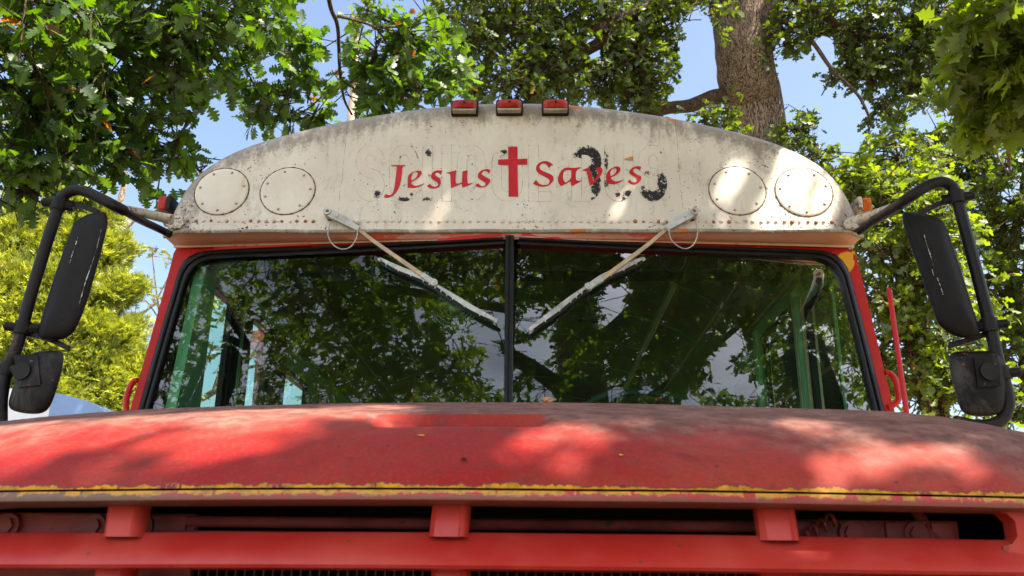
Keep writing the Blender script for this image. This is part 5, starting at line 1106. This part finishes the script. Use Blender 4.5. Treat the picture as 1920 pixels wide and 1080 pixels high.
# 6 --- sparse slender trees seen past the left pillar and through the door glass
def slender(label, dist, trunkpx, brs, blobs, r0, name='slender_tree'):
    p = PD(*trunkpx[0], dist); T = tree(name, label, (p[0], p[1], 0))
    paths = [([(p[0], p[1], -.1)]+[tuple(PD(*q, dist)) for q in trunkpx], r0, r0*.25)]
    limb_mesh('trunk', paths, BARK['pale'], T, 8); limb_mesh('branch', [(bp(*[(x, y, dist) for x, y in b]), r0*.42, r0*.1) for b in brs], BARK['pale'], T, 7)
    q = blob_leaves([B(*a) for a in blobs], .12, 6, .3, (), .6, .2); leaf_mesh('crown', *q[:4], 'far', LEAF['sparse'], T); twig_mesh('twigs', q[4], q[5], .006, .004, BARK['pale'], T)
slender('thin pale-barked tree with sparse turning leaves seen through the front side window', 13, [(300, 820), (345, 765), (400, 735), (450, 690), (520, 610), (560, 560)], [[(345, 765), (380, 700), (400, 640)], [(400, 735), (430, 640), (440, 560), (425, 510)], [(440, 590), (455, 540), (470, 510)], [(450, 690), (500, 680), (530, 640)], [(380, 700), (350, 690), (320, 690)]],
        [(395, 560, 35, 13, 13), (380, 610, 30, 13, 9), (420, 590, 30, 13, 9), (470, 560, 30, 13, 9), (370, 640, 26, 13, 6), (430, 660, 26, 13, 6), (490, 650, 30, 13, 6), (360, 720, 22, 13, 4), (500, 720, 35, 13, 9), (410, 690, 24, 13, 4), (600, 755, 35, 13, 14), (560, 700, 20, 13, 2)], .075)
slender('bare wispy sapling between the juniper and the left windshield pillar', 15, [(318, 800), (310, 700), (300, 600), (290, 520), (285, 470)], [[(300, 600), (270, 560), (240, 540)], [(295, 560), (315, 520), (325, 490)], [(305, 650), (280, 620), (262, 600)]], [(290, 470, 20, 15, 3), (310, 500, 22, 15, 4), (275, 530, 20, 15, 4), (300, 560, 20, 15, 4), (285, 620, 18, 15, 3), (320, 440, 10, 15, 1)], .03)
# 7 --- pale sunlit bare pole-like trunk above the roof
pp_ = PD(660, 215, 14); T7 = tree('bare_trunk', 'slim pale sunlit trunk standing behind the roof left of the amber lamps', (pp_[0], pp_[1], 0))
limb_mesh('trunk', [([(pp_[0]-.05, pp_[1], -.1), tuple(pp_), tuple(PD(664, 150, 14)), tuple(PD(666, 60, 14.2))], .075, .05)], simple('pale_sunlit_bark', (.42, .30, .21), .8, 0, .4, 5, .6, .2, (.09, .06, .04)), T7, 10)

# far wood closing the view low down at the sides
fb = []
for k in range(70):
    a = rng.uniform(-1.15, 1.15); dd = rng.uniform(34, 46); fb.append((A3([math.sin(a)*dd, math.cos(a)*dd, rng.uniform(1.5, 5.0)]), A3([3.4, 3.4, 2.6]), 46))
q = blob_leaves(fb, .55, 8, 1.2, (), .5, .1); wd = leaf_mesh('woods', *q[:4], 'far', LEAF['oakfar'], None); wd['kind'] = 'stuff'; wd['label'] = 'low green wood behind the clearing'; wd['category'] = 'woods'

# ---- blue and white parked vehicle roof at left
PB = PD(60, 755, 6.3); van = thing('parked_van', 'blue and white rounded vehicle roof at the left edge behind the lower left mirror', 'van', (PB[0]-.6, PB[1]+2.2, 0))
pts = [PD(-260, 770, 6.5), PD(-100, 728, 6.4), PD(10, 722, 6.3), PD(70, 728, 6.3), PD(105, 738, 6.3), PD(150, 750, 6.3), PD(205, 768, 6.3), PD(250, 800, 6.3)]
prof = smooth([(p[0], p[2]) for p in pts], 5); n = len(prof); V = []; Fs = []
rows = [(0, .0), (.05, -.0), (.9, .16), (2.5, .16), (4.5, .1)]
yb = PB[1]
for dy, dz in rows: V += [(p[0], yb+dy, p[1]+dz*0) for p in prof]
mi = []
for j in range(len(rows)-1):
    for i in range(n-1): Fs.append((j*n+i, (j+1)*n+i, (j+1)*n+i+1, j*n+i+1)); mi.append(1 if prof[i][0] > PD(100, 742, 6.3)[0] else 0)
V += [(prof[0][0], yb, .5), (prof[-1][0], yb, .5)]; kb = int(np.argmin(abs(prof[:, 0]-PD(108, 742, 6.3)[0]))); V.append((prof[kb][0]+.10, yb, .5)); Fs.append(tuple(range(kb+1))+(len(V)-1, len(V)-3)); mi.append(0)
Fs.append(tuple(range(kb, n))+(len(V)-2, len(V)-1)); mi.append(1)
mesh('roof', V, Fs, [simple('white_van_paint', (.72, .72, .75), .3, 0, .1, 4, 0), simple('blue_van_paint', (.19, .29, .52), .3, 0, .15, 4, 0)], van, True, None, mi, 50)
mb = MB(); mb.box((prof[0][0]-.02, yb+.02, .4), (prof[-1][0]-.02, yb+4.5, prof[-1][1]-.03), .04); mb.build('lower_body', simple('blue_lower_paint', (.19, .29, .52), .3, 0, .15, 4, 0), van); mb = MB(); mb.box((prof[0][0]+.3, yb-.02, 1.25), (prof[-1][0]-.25, yb+.03, prof[-1][1]-.12), .015); mb.build('windscreen', M['rubber'], van)
for dy in (.9, 3.6):
    for xx in (prof[0][0]-.03, prof[-1][0]+.06): mb = MB(); mb.tube([(xx-.1, yb+dy, .36), (xx+.1, yb+dy, .36)], .36, 24); mb.build('wheel', M['rubber'], van)

# ---- house in front of the bus, mirrored in the windshield
oh, rh = refl_dir(1395, 745); hp = oh+rh*11.5
house = thing('house', 'grey shingle-roofed house in front of the bus, its roof mirrored low in the right windshield', 'house', (hp[0]+2.0, hp[1]-3, 0))
hx0, hx1, hy0 = hp[0]-.15, hp[0]+7, hp[1]; zr = hp[2]+.35
m = NT('grey_shingles'); wv = m.n('ShaderNodeTexBrick'); m.set(wv.inputs['Vector'], m.pos()); wv.inputs['Scale'].default_value = 5.; wv.inputs['Color1'].default_value = (.30, .30, .29, 1); wv.inputs['Color2'].default_value = (.40, .40, .38, 1); wv.inputs['Mortar'].default_value = (.14, .14, .14, 1); shg = m.pbr(wv.outputs[0], .9)
mb = MB(); mb.add([(hx0, hy0+1.6, 4.6), (hx1, hy0+1.6, 4.6), (hx1, hy0-2.6, zr), (hx0, hy0-2.6, zr), (hx0, hy0-6.8, 4.6), (hx1, hy0-6.8, 4.6)], [(0, 1, 2, 3), (3, 2, 5, 4)]); mb.build('roof', shg, house, False)
mb = MB(); mb.box((hx0+.25, hy0-6.4, 0), (hx1-.25, hy0+1.2, 4.68)); mb.add([(hx0+.25, hy0+1.2, 4.7), (hx0+.25, hy0-6.4, 4.7), (hx0+.25, hy0-2.6, zr-.2)], [(0, 1, 2)]); mb.build('wall', simple('white_siding', (.6, .6, .56), .6), house, False)
for k in range(3): mb = MB(); mb.box((hx0+1+k*2, hy0+1.19, 1.), (hx0+1.9+k*2, hy0+1.23, 2.4), .01); mb.build('window', M['rubber'], house)

# ---- ground
m = NT('dry_grass_and_dirt'); n1 = m.noise(.6, 6, .6); n2 = m.noise(8, 6, .7)
c = m.mix(m.ramp(n1, .35, .65), (.23, .18, .11), (.10, .13, .04)); c = m.mix(m.ramp(n2, .3, .7, 0, .5), c, (.30, .24, .15))
gm = m.pbr(c, .95, 0, m.bump(n2, .5, .05))
g = mesh('ground', [(-400, -400, 0), (400, -400, 0), (400, 400, 0), (-400, 400, 0)], [(0, 1, 2, 3)], gm, None, False); g['kind'] = 'structure'
